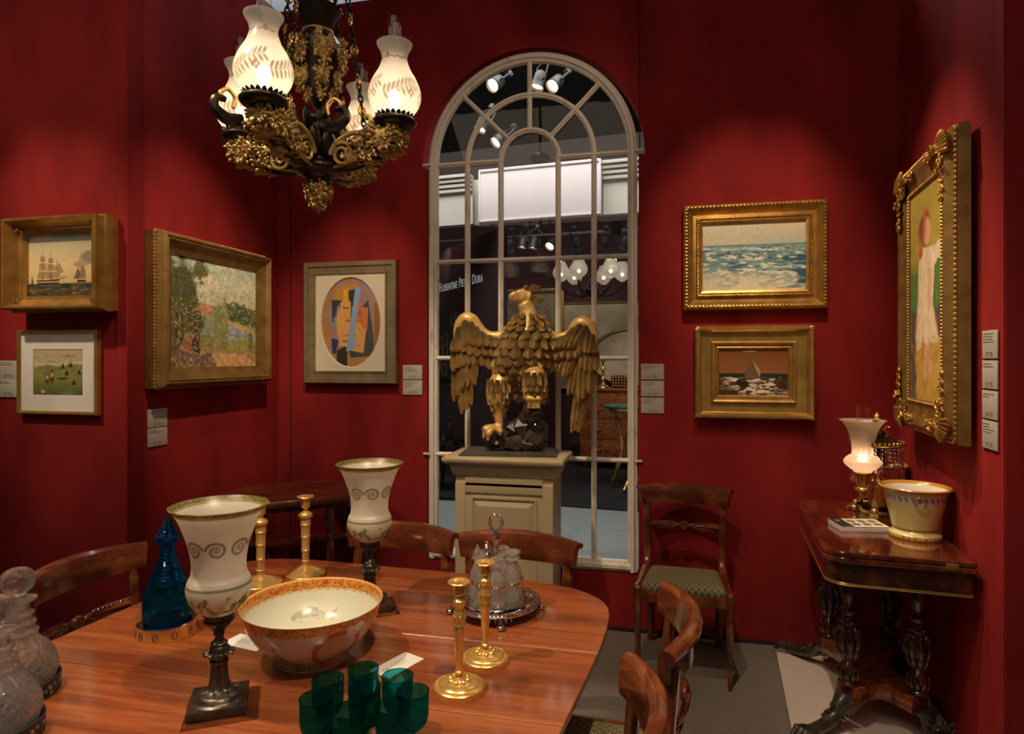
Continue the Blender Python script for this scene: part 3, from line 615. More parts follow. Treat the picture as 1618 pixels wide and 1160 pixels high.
def boat_pic():
    p = Pic(150, 110).grad([(0, (70, 40, 22)), (.38, (90, 60, 35)), (.39, (40, 45, 35)), (.47, (40, 45, 35)), (.48, (150, 95, 50)), (.8, (135, 80, 40)), (1, (120, 68, 34))])
    wat = p.v < .39
    p.mixc(np.clip((fbm(p.u * 9, p.v * 26, 3) - .44) * 8, 0, 1) * wat * np.clip(1.5 - np.abs(p.u - .6) * 2.2 - (.2 - p.v) * 2, 0, 1), (240, 226, 205))
    p.mixc(np.clip((fbm(p.u * 14, p.v * 30, 5) - .55) * 7, 0, 1) * wat, (62, 34, 20))
    p.poly([(.36, .36), (.47, .78), (.49, .8), (.60, .55), (.61, .37), (.5, .34)], (112, 88, 62), .03, jit=.5); p.poly([(.485, .79), (.60, .56), (.61, .40), (.585, .42)], (190, 150, 96), .02)
    p.poly([(.24, .28), (.27, .22), (.38, .17), (.44, .22), (.42, .31), (.33, .29), (.3, .36), (.27, .3)], (40, 24, 16), .03); p.blob(.45, .955, .14, .015, (228, 190, 130), .3); return p.dabs(.2, 40)
def land_pic():
    p = Pic(230, 190).grad([(0, (150, 112, 80)), (.12, (176, 132, 88)), (.2, (130, 120, 70)), (.45, (130, 140, 110)), (.58, (190, 190, 160)), (.8, (205, 212, 180)), (1, (176, 196, 178))])
    p.mixc((fbm(p.u * 5, p.v * 6, 3) - .55) * 5 * (p.v > .62), (232, 214, 184)); p.poly([(0, .56), (.3, .6), (.45, .58), (.7, .56), (1, .56), (1, .3), (0, .3)], (134, 148, 112), .03)
    p.poly([(.18, .5), (.44, .51), (.46, .56), (.4, .59), (.33, .57), (.27, .59), (.2, .55)], (206, 134, 96), .05, jit=.9); p.poly([(.16, .47), (.36, .48), (.34, .5), (.17, .51)], (130, 172, 172), .02)
    p.poly([(.6, .6), (.7, .64), (.85, .62), (1, .6), (1, .40), (.7, .44), (.6, .5)], (66, 92, 56), .07, jit=.8)
    p.poly([(.6, .47), (.8, .43), (1, .36), (1, .30), (.8, .37), (.6, .43)], (202, 168, 112), .02); p.poly([(.52, .42), (.7, .40), (1, .30), (1, .14), (.8, .17), (.62, .22)], (150, 162, 164), .02, jit=.35)
    p.blob(.56, .40, .10, .27, (128, 138, 84), .55, 4, sc=16); p.blob(.60, .6, .03, .13, (140, 146, 96), .5, 8, sc=18)
    p.blob(.12, .72, .21, .33, (76, 84, 48), .55, 5, sc=16); p.blob(.30, .9, .1, .14, (100, 104, 60), .7, 6, sc=18); p.blob(.27, .42, .11, .13, (62, 72, 44), .6, 7, sc=18); p.blob(.08, .34, .12, .2, (96, 84, 50), .6, 9, sc=18)
    for x in (.05, .11, .24, .29): p.poly([(x, .12), (x + .02, .12), (x + .022, .5), (x + .008, .5)], (62, 44, 34), .02)
    p.poly([(.12, .14), (.12, .24), (.2, .27), (.24, .3), (.29, .26), (.32, .2), (.32, .14)], (156, 92, 70), .02); p.poly([(.22, .14), (.22, .24), (.26, .29), (.3, .23), (.31, .14)], (60, 40, 40), .02)
    for x, r in ((.68, .09), (.78, .07), (.88, .08), (.95, .06)): p.blob(x, .19, r, .09, (146, 142, 66), .6, int(x * 50), sc=18)
    p.blob(.93, .25, .035, .13, (96, 116, 60), .5, 14, sc=18); p.poly([(0, .16), (.3, .13), (.55, .13), (.5, 0), (0, 0)], (112, 82, 76), .05, jit=.6); p.poly([(.45, .13), (.8, .12), (1, .04), (1, 0), (.5, 0)], (208, 160, 108), .04, jit=.5)
    n1 = fbm(p.u * 60, p.v * 60, 21, 3); n2 = fbm(p.u * 45, p.v * 45, 31, 3); p.mixc(np.clip((n1 - .55) * 4, 0, .55) * (p.v < .62), (196, 176, 96)); p.mixc(np.clip((n2 - .58) * 4, 0, .5), (120, 110, 120)); p.mixc(np.clip((n2 - .5) * 3, 0, .5) * (p.v > .6) * (p.u > .35), (226, 222, 190)); p.c = p.c * 1.25; p.dabs(.4, 70, 3); return p.dabs(.25, 28, 8)
def ship_pic():
    p = Pic(190, 140).grad([(0, (70, 66, 48)), (.2, (88, 84, 62)), (.21, (206, 178, 126)), (.45, (226, 198, 146)), (.75, (206, 190, 152)), (1, (150, 160, 150))])
    p.mixc((fbm(p.u * 4, p.v * 4, 2) - .5) * 4 * (p.v > .5) * (p.u < .5), (222, 184, 132)); p.blob(.9, .6, .16, .16, (150, 134, 104), .5, 3); p.blob(.78, .5, .12, .06, (176, 156, 118), .5, 6)
    sail = (166, 140, 98)
    for cx_, w_, tops in ((.21, .075, (.28, .42, .55, .66)), (.33, .075, (.28, .41, .53, .63)), (.42, .05, (.3, .4, .5))):
        for k in range(len(tops) - 1):
            q = 1 - .22 * k; p.poly([(cx_ - w_ * q, tops[k] + .005), (cx_ + w_ * q, tops[k] + .005), (cx_ + w_ * q * .8, tops[k + 1] - .015), (cx_ - w_ * q * .8, tops[k + 1] - .015)], sail, .015, jit=.5)
        p.poly([(cx_ - .004, .22), (cx_ + .004, .22), (cx_ + .002, tops[-1] + .09), (cx_ - .002, tops[-1] + .09)], (70, 52, 36))
    p.poly([(.40, .3), (.52, .40), (.44, .55)], sail, .01); p.poly([(.13, .19), (.44, .19), (.46, .27), (.13, .26)], (60, 46, 34)); p.poly([(.14, .22), (.44, .22), (.44, .245), (.14, .24)], (190, 160, 112)); p.poly([(.44, .25), (.56, .31), (.56, .32), (.44, .27)], (80, 60, 40))
    p.poly([(.66, .27), (.73, .45), (.78, .3), (.74, .26)], (120, 100, 70), .01); p.poly([(.76, .26), (.84, .27), (.83, .42), (.79, .48), (.76, .42)], (150, 124, 84), .01); p.poly([(.71, .21), (.84, .21), (.84, .25), (.71, .25)], (60, 46, 34))
    p.poly([(.03, .16), (.08, .16), (.07, .2), (.055, .36), (.04, .2)], (70, 52, 36)); p.poly([(.46, .09), (.56, .06), (.72, .08), (.74, .12), (.63, .10), (.62, .18), (.6, .10)], (92, 60, 40), .01)
    p.mixc((fbm(p.u * 9, p.v * 30, 5) - .5) * 5 * (p.v < .2), (46, 44, 34)); p.mixc((fbm(p.u * 12, p.v * 36, 7) - .6) * 6 * (p.v < .14), (130, 118, 88)); return p.dabs(.1, 50)
def field_pic():
    p = Pic(120, 100).grad([(0, (86, 92, 56)), (.3, (130, 128, 70)), (.55, (150, 140, 84)), (.6, (176, 156, 104)), (.66, (214, 196, 152)), (.8, (190, 176, 150)), (1, (206, 176, 140))])
    p.mixc((fbm(p.u * 3, p.v * 14, 3) - .5) * 5 * (p.v > .7), (150, 136, 120)); p.poly([(0, .5), (.1, .62), (.3, .66), (.5, .62), (.8, .68), (1, .66), (1, .3), (0, .3)], (140, 136, 76), .04, jit=.5)
    for x, y, w_, h_ in ((.28, .35, .05, .3), (.38, .40, .05, .36), (.2, .05, .07, .22)): p.blob(x, y, w_, h_ * .5, (96, 66, 44), .25, int(x * 90)); p.blob(x, y + h_ * .12, w_ * .8, h_ * .2, (196, 176, 140), .2, 5)
    for x, y in ((.68, .48), (.82, .28), (.92, .5), (.6, .62), (.75, .66)): p.poly([(x - .05, y - .05), (x + .04, y - .05), (x, y + .08)], (60, 58, 38), .03)
    p.blob(.6, .36, .15, .03, (60, 56, 36), .4, 4); p.blob(.7, .05, .2, .05, (110, 130, 100), .5, 8); return p.dabs(.3, 30)
def abstract_pic():
    p = Pic(170, 220).grad([(0, (190, 144, 78)), (.5, (176, 132, 84)), (1, (186, 132, 78))])
    p.poly([(.06, .58), (.28, .95), (.72, 1.0), (.98, .72), (.86, .30), (.5, .5), (.22, .43)], (172, 138, 138), .0, jit=.15); p.poly([(.18, .72), (.27, .9), (.62, .95), (.56, .6), (.25, .6)], (204, 148, 66), .0)
    p.poly([(.12, .2), (.18, .44), (.34, .42), (.26, .16)], (168, 134, 140), .0); p.poly([(.18, .5), (.17, .76), (.34, .75), (.36, .5)], (66, 60, 58), .0, jit=.3); p.poly([(.64, .64), (.80, .75), (.88, .38), (.9, .12), (.5, .1), (.44, .25)], (80, 84, 84), .0, jit=.3)
    p.poly([(.26, 0), (.26, .18), (.44, .24), (.44, 0)], (60, 56, 54), .0, jit=.4); p.poly([(.9, .72), (1, .7), (.99, .2), (.9, .2)], (156, 112, 54), .0); p.poly([(.46, .86), (.6, .88), (.58, .54), (.49, .54)], (64, 58, 58), .0)
    p.poly([(.37, .87), (.45, .89), (.46, .7), (.37, .7)], (240, 178, 60), .0); p.blob(.30, .62, .09, .09, (50, 80, 190), .05, 3); p.blob(.28, .52, .09, .08, (120, 160, 220), .05, 3); p.poly([(.18, .15), (.17, .32), (.29, .30), (.24, .14)], (44, 62, 112), .0)
    p.blob(.29, .5, .04, .2, (240, 180, 60), .1, 5); p.poly([(.3, .23), (.32, .73), (.5, .74), (.49, .22)], (240, 176, 104), .0); p.poly([(.44, .20), (.56, .68), (.80, .65), (.72, .15), (.5, .18)], (238, 178, 104), .0); p.poly([(.5, .66), (.66, .72), (.68, .68), (.8, .66), (.78, .4), (.72, .42)], (224, 130, 70), .0)
    for a, b_, c_ in ((.52, .63, .17), (.55, .60, .15), (.36, .68, .12), (.36, .3, .1)): p.poly([(a, b_), (a + c_, b_ - .01), (a + c_, b_ - .03), (a, b_ - .02)], (150, 120, 60))
    for a, b_, c_, d_ in ((.38, .62, .48, .52), (.36, .36, .62, .35), (.62, .45, .70, .37), (.52, .25, .66, .24)): p.poly([(a, b_), (c_, d_), (c_, d_ - .006), (a, b_ - .006)], (120, 84, 50))
    for x in (.42, .45, .48, .60, .64, .68): p.poly([(x, .53), (x + .015, .535), (x + .012, .505), (x + .002, .5)], (90, 62, 44))
    p.poly([(.42, .17), (.58, .89), (.67, .90), (.60, .52), (.53, .19)], (150, 182, 226), .0); p.blob(.52, .27, .07, .07, (150, 182, 226), .0, 2, .05); return p.dabs(.06, 50)
def figure_pic():
    """a plain standing child in a pale dress before an ochre ground"""
    p = Pic(120, 250).grad([(0, (198, 160, 74)), (.3, (206, 168, 84)), (.42, (110, 104, 70)), (.6, (104, 124, 60)), (.68, (176, 156, 66)), (1, (172, 150, 66))])
    p.poly([(0, .05), (0, .45), (.16, .42), (.2, 0), (0, 0)], (96, 84, 80), .05); p.poly([(.78, .42), (1, .5), (1, .3), (.9, .3)], (92, 84, 86), .05); p.poly([(0, .44), (0, .6), (1, .66), (1, .46), (.8, .42)], (88, 124, 66), .06, jit=.6)
    p.blob(.46, .80, .2, .11, (140, 76, 46), .3, 3); p.blob(.56, .79, .13, .075, (222, 168, 134), .15, 4); p.poly([(.42, .9), (.5, .9), (.5, .74), (.4, .7)], (196, 110, 76), .04)
    p.poly([(.28, .66), (.42, .72), (.62, .71), (1, .72), (1, .66), (.76, .62), (.72, .45), (.86, .27), (.2, .24), (.24, .45)], (232, 208, 176), .03, jit=.25); p.poly([(.56, .62), (.72, .6), (.68, .44), (.56, .4)], (220, 184, 150), .02)
    for x in (.46, .64): p.poly([(x - .05, .27), (x + .07, .27), (x + .05, .1), (x, .1)], (222, 166, 132), .02)
    p.blob(.34, .70, .08, .03, (210, 90, 80), .3, 7); p.mixc((fbm(p.u * 12, p.v * 20, 5) - .5) * 3 * (p.v < .3), (176, 138, 60)); return p.dabs(.22, 26)

# sea painting: egg-and-dart outside, beads inside
t = framed('framed_painting', 'gilt egg-and-dart framed painting of breaking sea waves, above the small sailing boat', 'painting', (.496, YB - .003, 2.098), 0, .525, .365,
    [(0, .03), (.0, .045), (.012, .05), (.020, .046), (.030, .052), (.034, .04), (.05, .038), (.070, .052), (.078, .062), (.090, .070), (.100, .064), (.104, .05), (.104, 0), (0, 0)], M['gold'], sea_pic(), .032)
b = MB(); beads(b, .525 + .172, .365 + .172, .068, .019, .0085, 1.0); b.build('outer_beading', M['gold'], t); b = MB(); beads(b, .525 + .050, .365 + .050, .054, .012, .005); b.build('inner_beading', M['gold'], t)
t = framed('framed_painting', 'broad plain gilt framed painting of a dark sailing boat on glittering water', 'painting', (.495, YB - .003, 1.474), 0, .35, .248,
    [(0, .025), (0, .035), (.01, .045), (.018, .042), (.026, .055), (.034, .058), (.04, .05), (.044, .034), (.09, .040), (.096, .058), (.106, .070), (.118, .070), (.126, .06), (.126, 0), (0, 0)], M['gold_pale'], boat_pic(), .027)
for s in (-1, 1):
    for k in (-1, 1): b = MB(); vines(b, (s * .286, -.068, k * .236), 7, (.014, .014, .004), .005, seed=3); b.build('corner_ornament', M['gold_pale'], t)
# abstract collage with oval mount
t = framed('framed_painting', 'oval abstract collage painting in a flat champagne leaf frame left of the window', 'painting', (-1.872, YB - .003, 1.773), 0, .47, .605,
    [(0, .02), (0, .035), (.010, .036), (.012, .030), (.045, .034), (.048, .042), (.074, .044), (.076, .036), (.080, 0), (0, 0)], M['champagne'], None)
p = abstract_pic(); p.mesh('picture', .395, .55, t, -.018)
b = MB(); NO = 48; inn = [(.198 * cos(2 * pi * i / NO), .276 * sin(2 * pi * i / NO)) for i in range(NO)]
def sqp(i):
    a = 2 * pi * i / NO; c, s_ = cos(a), sin(a); k = min(.237 / max(1e-6, abs(c)), .304 / max(1e-6, abs(s_))); return (k * c, k * s_)
vs = [(x, -.020, z) for x, z in inn] + [(x * .985, -.027, z * .985) for x, z in inn] ; vs = [(x, -.019, z) for x, z in inn] + [(x * 1.02, -.027, z * 1.02) for x, z in inn] + [(sqp(i)[0], -.027, sqp(i)[1]) for i in range(NO)]
b.add(vs, [(i, (i + 1) % NO, NO + (i + 1) % NO, NO + i) for i in range(NO)] + [(NO + i, NO + (i + 1) % NO, 2 * NO + (i + 1) % NO, 2 * NO + i) for i in range(NO)]); b.build('oval_mount', M['mount'], t, sharp=20)
b = MB()
for i in range(-3, 4): 
    for s in (-1, 1): b.box(i * .08, -.0335, s * .325, .0012, .002, .032)
for i in range(-4, 5):
    for s in (-1, 1): b.box(s * .257, -.0335, i * .075, .032, .002, .0012)
b.build('leaf_joins', simple('dark_leaf_join', (.16, .12, .07), rough=.5), t)
# landscape on the left wall
t = framed('framed_painting', 'large gilt framed river landscape with trees on the left wall', 'painting', (XL + .003, 3.038, 1.784), pi / 2, .685, .56,
    [(0, .05), (0, .062), (.008, .065), (.03, .075), (.052, .088), (.062, .104), (.070, .100), (.076, .108), (.084, .104), (.090, .098), (.094, .085), (.096, .06), (.10, .04), (.10, 0), (0, 0)], M['gold_dark'], land_pic(), .053)
b = MB(); beads(b, .685 + .198, .56 + .198, .055, .017, .0075, 1.2); b.build('carved_beading', M['gold'], t)
# ship
t = framed('framed_painting', 'deep stepped gilt framed painting of square-rigged ships at sea', 'painting', (-2.708, 2.497, 1.985), 0, .39, .29,
    [(0, .045), (0, .055), (.018, .06), (.024, .068), (.030, .070), (.036, .085), (.046, .115), (.052, .128), (.060, .130), (.066, .120), (.062, .10), (.066, .075), (.074, .07), (.078, .055), (.074, .03), (.07, 0), (0, 0)], M['gold'], ship_pic(), .047)
b = MB(); b.box(0, -.105, -.193, .10, .006, .012, .003, Matrix.Rotation(.5, 4, 'X')); b.build('name_plate', M['gold_pale'], t)
for s in (-1, 1):
    for k in (-1, 1): b = MB(); vines(b, (s * .225, -.092, k * .175), 16, (.03, .02, .004), .005, seed=int(5 + s + 2 * k)); b.build('corner_ornament', M['gold_dark'], t)
# fields
t = framed('framed_painting', 'small study of figures in a hilly field, white mount, thin gilt frame', 'painting', (-2.768, 2.497, 1.484), 0, .425, .365,
    [(0, .014), (0, .022), (.004, .028), (.014, .030), (.018, .024), (.018, 0), (0, 0)], M['gold_pale'], None)
b = MB(); fw, fh, ow, oh = .143, .108, .2135, .1835
for x0, x1, z0_, z1_ in ((-ow, -fw, -oh, oh), (fw, ow, -oh, oh), (-fw, fw, -oh, -fh), (-fw, fw, fh, oh)): b.box((x0 + x1) / 2, -.016, (z0_ + z1_) / 2, x1 - x0, .004, z1_ - z0_)
b.build('white_mount', M['paper'], t, smooth=False); field_pic().mesh('picture', .288, .218, t, -.0155)
# tall painting on the right wall, carved frame
yc = 3.025; xc = WX0 + WSL * yc - .004; w_, h_ = .455, .90
t = framed('framed_painting', 'tall painting of a standing child in a heavily carved gilt frame, right wall', 'painting', (xc - .014, yc, 1.822), -pi / 2 - radians(5.4), w_, h_,
    [(0, .045), (0, .052), (.010, .058), (.018, .054), (.028, .052), (.05, .054), (.080, .066), (.095, .074), (.108, .076), (.116, .068), (.128, .052), (.136, .044), (.142, .04), (.145, 0), (0, 0)], M['gold_dark'], figure_pic(), .048)
b = MB(); beads(b, w_ + .022, h_ + .022, .056, .014, .006); b.build('inner_beading', M['gold'], t); b = MB(); beads(b, w_ + .266, h_ + .266, .046, .02, .0095, 1.2); b.build('outer_beading', M['gold'], t)
for s in (-1, 1):
    for k in (-1, 1):
        sh = MB(); cx_, cz_ = s * (w_ / 2 + .085), k * (h_ / 2 + .085); c = Vector((cx_, -.072, cz_)); dd = Vector((s, 0, k)).normalized()
        for j in range(-4, 5):
            a = j * .24; d = Vector((dd.x * cos(a) - dd.z * sin(a), 0, dd.x * sin(a) + dd.z * cos(a))); sh.tube([c - dd * .03, c - dd * .03 + d * .045 + Vector((0, -.012, 0)), c - dd * .03 + d * .078], [.005, .011, .008], 6)
        vines(sh, c - dd * .045 + Vector((0, .004, 0)), 26, (.045, .045, .012), .008, seed=int(20 + 3 * s + k))
        for (ex, ez) in ((-s, 0), (0, -k)):
            for q in range(5):
                L = .06 + q * .036; pz = Vector((cx_ + ex * L, -.076, cz_ + ez * L)); vines(sh, pz, 8 - q, (.02, .02, .008), .0065, seed=int(q + 9 * ex + 5 * ez))
            scroll(sh, (cx_ + ex * .09 - s * abs(ez) * .0, -.092, cz_ + ez * .09), .022, 1.2, .005, hand=s * k)
        sh.build('corner_ornament', M['gold'], t, sharp=60)

# ---------- wall labels: grey card, faint lines of print, small square mark
def wall_label(loc, rz, label, w=.126, h=.088, seed=0):
    R = random.Random(seed); t = thing('wall_label', label, 'label', loc, rz, 'printed labels on the walls')
    b = MB(); b.box(0, -.003, 0, w, .004, h, .001); b.build('card', M['cardgrey'], t)
    b = MB()
    for i in range(R.randint(2, 4)): L = R.uniform(.35, .8) * w; b.box(-w * .44 + L / 2, -.0056, h * .38 - i * .0095, L, .0008, .0022)
    mx = -w * .14
    for dx, dz, sx, sz in ((0, .006, .013, .0012), (0, -.006, .013, .0012), (-.006, 0, .0012, .013), (.006, 0, .0012, .013), (0, 0, .006, .0015)): b.box(mx + dx, -.0056, -h * .34 + dz, sx, .0008, sz)
    for i in range(3): b.box(mx + .027 + .004 * i, -.0056, -h * .34 + .006 - i * .006, .03 - .006 * i, .0008, .0015)
    b.build('print', M['ink'], t, smooth=False)
k = 0
for pos, rz, labs, step in (((-3.076, 2.4975, 1.494), 0, ('upper grey label at the left edge beside the field study', 'lower grey label at the left edge beside the field study'), .089),
    ((XL + .0025, 2.672, 1.258), pi / 2, ('upper grey label under the river landscape', 'lower grey label under the river landscape'), .092),
    ((-1.468, YB - .0025, 1.464), 0, ('upper grey label between the collage and the window', 'lower grey label between the collage and the window'), .0935),
    ((-.035, YB - .0025, 1.474), 0, ('topmost of three grey labels right of the window', 'middle of three grey labels right of the window', 'bottom of three grey labels right of the window'), .095)):
    for i, lab in enumerate(labs): k += 1; wall_label((pos[0], pos[1], pos[2] - i * step), rz, lab, seed=k)
for i, lab in enumerate(('topmost label right of the tall carved frame', 'second label from the top right of the tall carved frame', 'third label from the top right of the tall carved frame', 'lowest label right of the tall carved frame')):
    y = 2.545; wall_label((WX0 + WSL * y - .0025, y, 1.598 - i * .105), -pi / 2 - RA, lab, h=.098, seed=30 + i)
# ================= FURNITURE =================
# ---------- dining table
tb = thing('dining_table', 'large polished mahogany dining table with rounded corners and leaf seams', 'table', (-.925, 1.60, 0))
TZ = .74; TO = Vector((-.925, 1.60, 0))
R_ = [(-.215, 1.30), (-.203, 1.42), (-.176, 1.65), (-.156, 1.85), (-.151, 2.02), (-.166, 2.12), (-.21, 2.19), (-.293, 2.25), (-.47, 2.298), (-.75, 2.32), (-1.04, 2.328), (-1.334, 2.339), (-1.505, 2.317), (-1.605, 2.255), (-1.650, 2.15), (-1.665, 1.95), (-1.69, 1.65), (-1.70, 1.42), (-1.69, 1.2),
      (-1.665, .98), (-1.58, .86), (-1.42, .80), (-1.1, .77), (-.8, .77), (-.5, .79), (-.33, .85), (-.25, .96), (-.222, 1.12)]
outl = [Vector((p.x, p.y, 0)) for p in cr([(x, y, 0) for x, y in R_ + [R_[0]]], 5)[:-1]]
def clipY(poly, y0, y1):
    def cl(P, f, y):
        o = []
        for i in range(len(P)):
            a, b_ = P[i], P[(i + 1) % len(P)]; fa, fb = f(a), f(b_)
            if fa: o.append(a)
            if fa != fb: t = (y - a.y) / (b_.y - a.y); o.append(a + (b_ - a) * t)
        return o
    P = cl(poly, lambda p: p.y >= y0, y0); return cl(P, lambda p: p.y <= y1, y1)
def inset(P, d):
    n = len(P); out = []
    for i in range(n):
        a, b_, c = P[i - 1], P[i], P[(i + 1) % n]; t1 = (b_ - a).normalized(); t2 = (c - b_).normalized()
        n1 = Vector((-t1.y, t1.x, 0)); n2 = Vector((-t2.y, t2.x, 0)); m = (n1 + n2); m = m.normalized() if m.length > 1e-5 else n1; out.append(b_ + m * (d / max(.45, m.dot(n1))))
    return out
def slabtop(name, P, z0, z1, mat, parent, off, edge):
    """edge profile: (inset, z)"""
    mb = MB(); secs = []
    Q = [p for i, p in enumerate(P) if (p - P[i - 1]).length > 1e-4]
    for d, z in edge: secs.append([tuple(q - off + Vector((0, 0, z))) for q in (inset(Q, d) if d else Q)])
    mb.loft(secs); return mb.build(name, mat, parent)
# slight skew of the seams as in the photo
for y0, y1 in ((.5, 1.4032), (1.4058, 1.7682), (1.7708, 2.6)):
    P = clipY(outl, y0, y1); slabtop('table_leaf', P, 0, 0, M['mahogany'], tb, TO, [(.012, TZ - .030), (.004, TZ - .026), (.001, TZ - .016), (.0, TZ - .006), (.0004, TZ - .0018), (.0022, TZ)])
b = MB(); b.loft([[tuple(q - TO + Vector((0, 0, z))) for q in inset(outl, .13)] for z in (TZ - .09, TZ - .031)]); b.build('apron', M['chairdark'], tb)
for cy in (1.15, 2.0):
    b = MB(); b.lathe(crp([(.05, .18), (.11, .20), (.12, .24), (.07, .28), (.05, .34), (.09, .42), (.10, .47), (.05, .52), (.045, .6), (.09, .64), (.10, .655)]), 28, (0, cy - 1.6, 0)); ped = b.build('pedestal_column', M['chairdark'], tb)
    for a in (45, 135, 225, 315):
        a = radians(a); l = MB(); l.tube(cr([(.05 * cos(a), .05 * sin(a) + cy - 1.6, .24), (.2 * cos(a), .2 * sin(a) + cy - 1.6, .23), (.36 * cos(a), .36 * sin(a) + cy - 1.6, .1), (.43 * cos(a), .43 * sin(a) + cy - 1.6, .03)], 5), [.036 - .0008 * i for i in range(16)], 10, flat=1.3)
        l.ball((.44 * cos(a), .44 * sin(a) + cy - 1.6, .022), .022, 10, 6); l.build('leg', M['chairdark'], ped)

# ---------- chair
def chair_parts(t, splat=True):
    W2 = .235; zb, H_ = .772, .108
    prof = [(-.012, .0), (-.015, .03), (-.013, .075), (-.008, .097), (.002, .107), (.014, .108), (.026, .104), (.034, .094), (.033, .083), (.024, .078), (.018, .084), (.012, .078), (.011, .05), (.011, .0)]
    secs = []; n = 22
    for i in range(n + 1):
        u = -1 + 2 * i / n; ang = u * .40; row = []
        yc_ = .205 - .072 * u * u; tx, ty = 1.0, -.15 * u / W2; L = sqrt(1 + ty * ty); nx, ny = ty / L, -1 / L
        for y, z in prof:
            zf = z / H_; k = 1 - .05 * (1 - zf) * (abs(u) ** 6); bot = .010 * (1 - zf) * u * u
            row.append((u * W2 * k - nx * y * -1 * 0 + nx * -y, yc_ + ny * -y, zb + z + bot - .012 * u * u * zf))
        secs.append(row)
    b = MB(); b.loft(secs); b.build('crest_rail', M['chairwood'], t, sharp=30)
    b = MB()
    for s in (-1, 1):
        x = s * .195; P = cr([(s * .176, .250, .0), (s * .178, .205, .20), (s * .182, .160, .38), (s * .187, .142, .49), (s * .191, .145, .62), (x, .160, .81)], 5)
        b = MB(); b.tube(P, .0165, 8, flat=1.15); b.build('rear_upright', M['chairwood'], t)
        b = MB(); b.tube(cr([(s * .187, .145, .54), (s * .190, .118, .470), (s * .197, .04, .435), (s * .207, -.09, .422), (s * .215, -.175, .426)], 5), [.014 + .006 * (i / 20) for i in range(21)], 8, flat=1.2)
        b.ball((s * .216, -.186, .424), (.024, .022, .024), 10, 7); b.build('side_rail', M['chairwood'], t)
        b = MB(); b.tube(cr([(s * .214, -.185, .425), (s * .214, -.195, .32), (s * .212, -.192, .19), (s * .212, -.195, .08), (s * .213, -.212, .0)], 5), [.022 - .0006 * i for i in range(21)], 8, flat=.9); b.build('leg', M['chairwood'], t)
    b = MB(); b.box(0, -.188, .395, .40, .025, .05, .006); b.box(0, .138, .395, .35, .022, .05, .006)
    for s in (-1, 1): b.loft([[(s * q, y, z), (s * q, y, z + .045), (s * (q - .018), y, z + .045), (s * (q - .018), y, z)] for q, y, z in ((.21, -.18, .372), (.178, .138, .372))])
    b.build('seat_frame', M['chairdark'], t)
    b = MB(); secs = []
    for k, (ins, z) in enumerate(((.004, .405), (-.002, .423), (-.002, .437), (.006, .450), (.03, .459), (.07, .463), (.12, .464))):
        q = []; 
        for (cx_, cy_) in ((-.198, -.185), (.198, -.185), (.172, .132), (-.172, .132)):
            for j in range(4):
                sx, sy = (1 if cx_ > 0 else -1), (1 if cy_ > 0 else -1); a0 = {(-1, -1): pi, (1, -1): 1.5 * pi, (1, 1): 0, (-1, 1): .5 * pi}[(sx, sy)]; a = a0 + j / 3 * pi / 2; r = .02
                q.append((cx_ - sx * (ins + r) + r * cos(a), cy_ - sy * (ins + r) + r * sin(a), z))
        secs.append(q)
    b.loft(secs); b.build('seat_cushion', M['diamond'], t, sharp=60)
    b = MB(); Z = .655
    b.tube(cr([(-.186, .150, Z + .006), (-.12, .180, Z + .002), (0, .200, Z), (.12, .180, Z + .002), (.186, .150, Z + .006)], 6), .010, 8); b.ball((0, .193, Z), (.026, .012, .024), 14, 8); b.tube([(.019 * cos(a), .183, Z + .018 * sin(a)) for a in np.linspace(0, 2 * pi, 15)[:-1]], .003, 5, True)
    for s in (-1, 1):
        for i in range(8):
            x = s * (.05 + .016 * i); y = .198 - .9 * x * x - .008
            for k in (-1, 1): b.leaf((x, y, Z + k * .004), (s * .8, -.05, k * .75), (0, -1, 0), .030 - .0008 * abs(i - 3), .015, .2, 3, .004)
        for k in (-1, 1): b.leaf((s * .024, .191, Z), (s, 0, k * .25), (0, -1, 0), .04, .02, .2, 3, .004)
    b.build('carved_splat', M['chairwood'], t, sharp=60)
CG = 'matching mahogany dining chairs'
ch0 = thing('dining_chair', 'mahogany chair with green diamond patterned seat standing against the red back wall', 'chair', (.122, 3.365, 0), radians(-3), CG); chair_parts(ch0)
dup(ch0, (-.535, 2.235, 0), radians(-4), 'mahogany dining chair at the end of the table in front of the cream pedestal')
dup(ch0, (-1.022, 2.262, 0), radians(-4), 'mahogany dining chair behind the farther frosted glass candle lamp')
dup(ch0, (-1.728, 1.785, 0), radians(88), 'mahogany dining chair at the left of the table behind the blue decanter')
dup(ch0, (-1.70, 1.27, 0), radians(90), 'mahogany chair barely showing at the left edge behind the clear decanters')
dup(ch0, (-.125, 1.775, 0), radians(-90), 'mahogany dining chair at the right of the table, nearer the wall chair')
dup(ch0, (-.215, 1.275, 0), radians(-91), 'mahogany dining chair at the right of the table, nearest the camera')

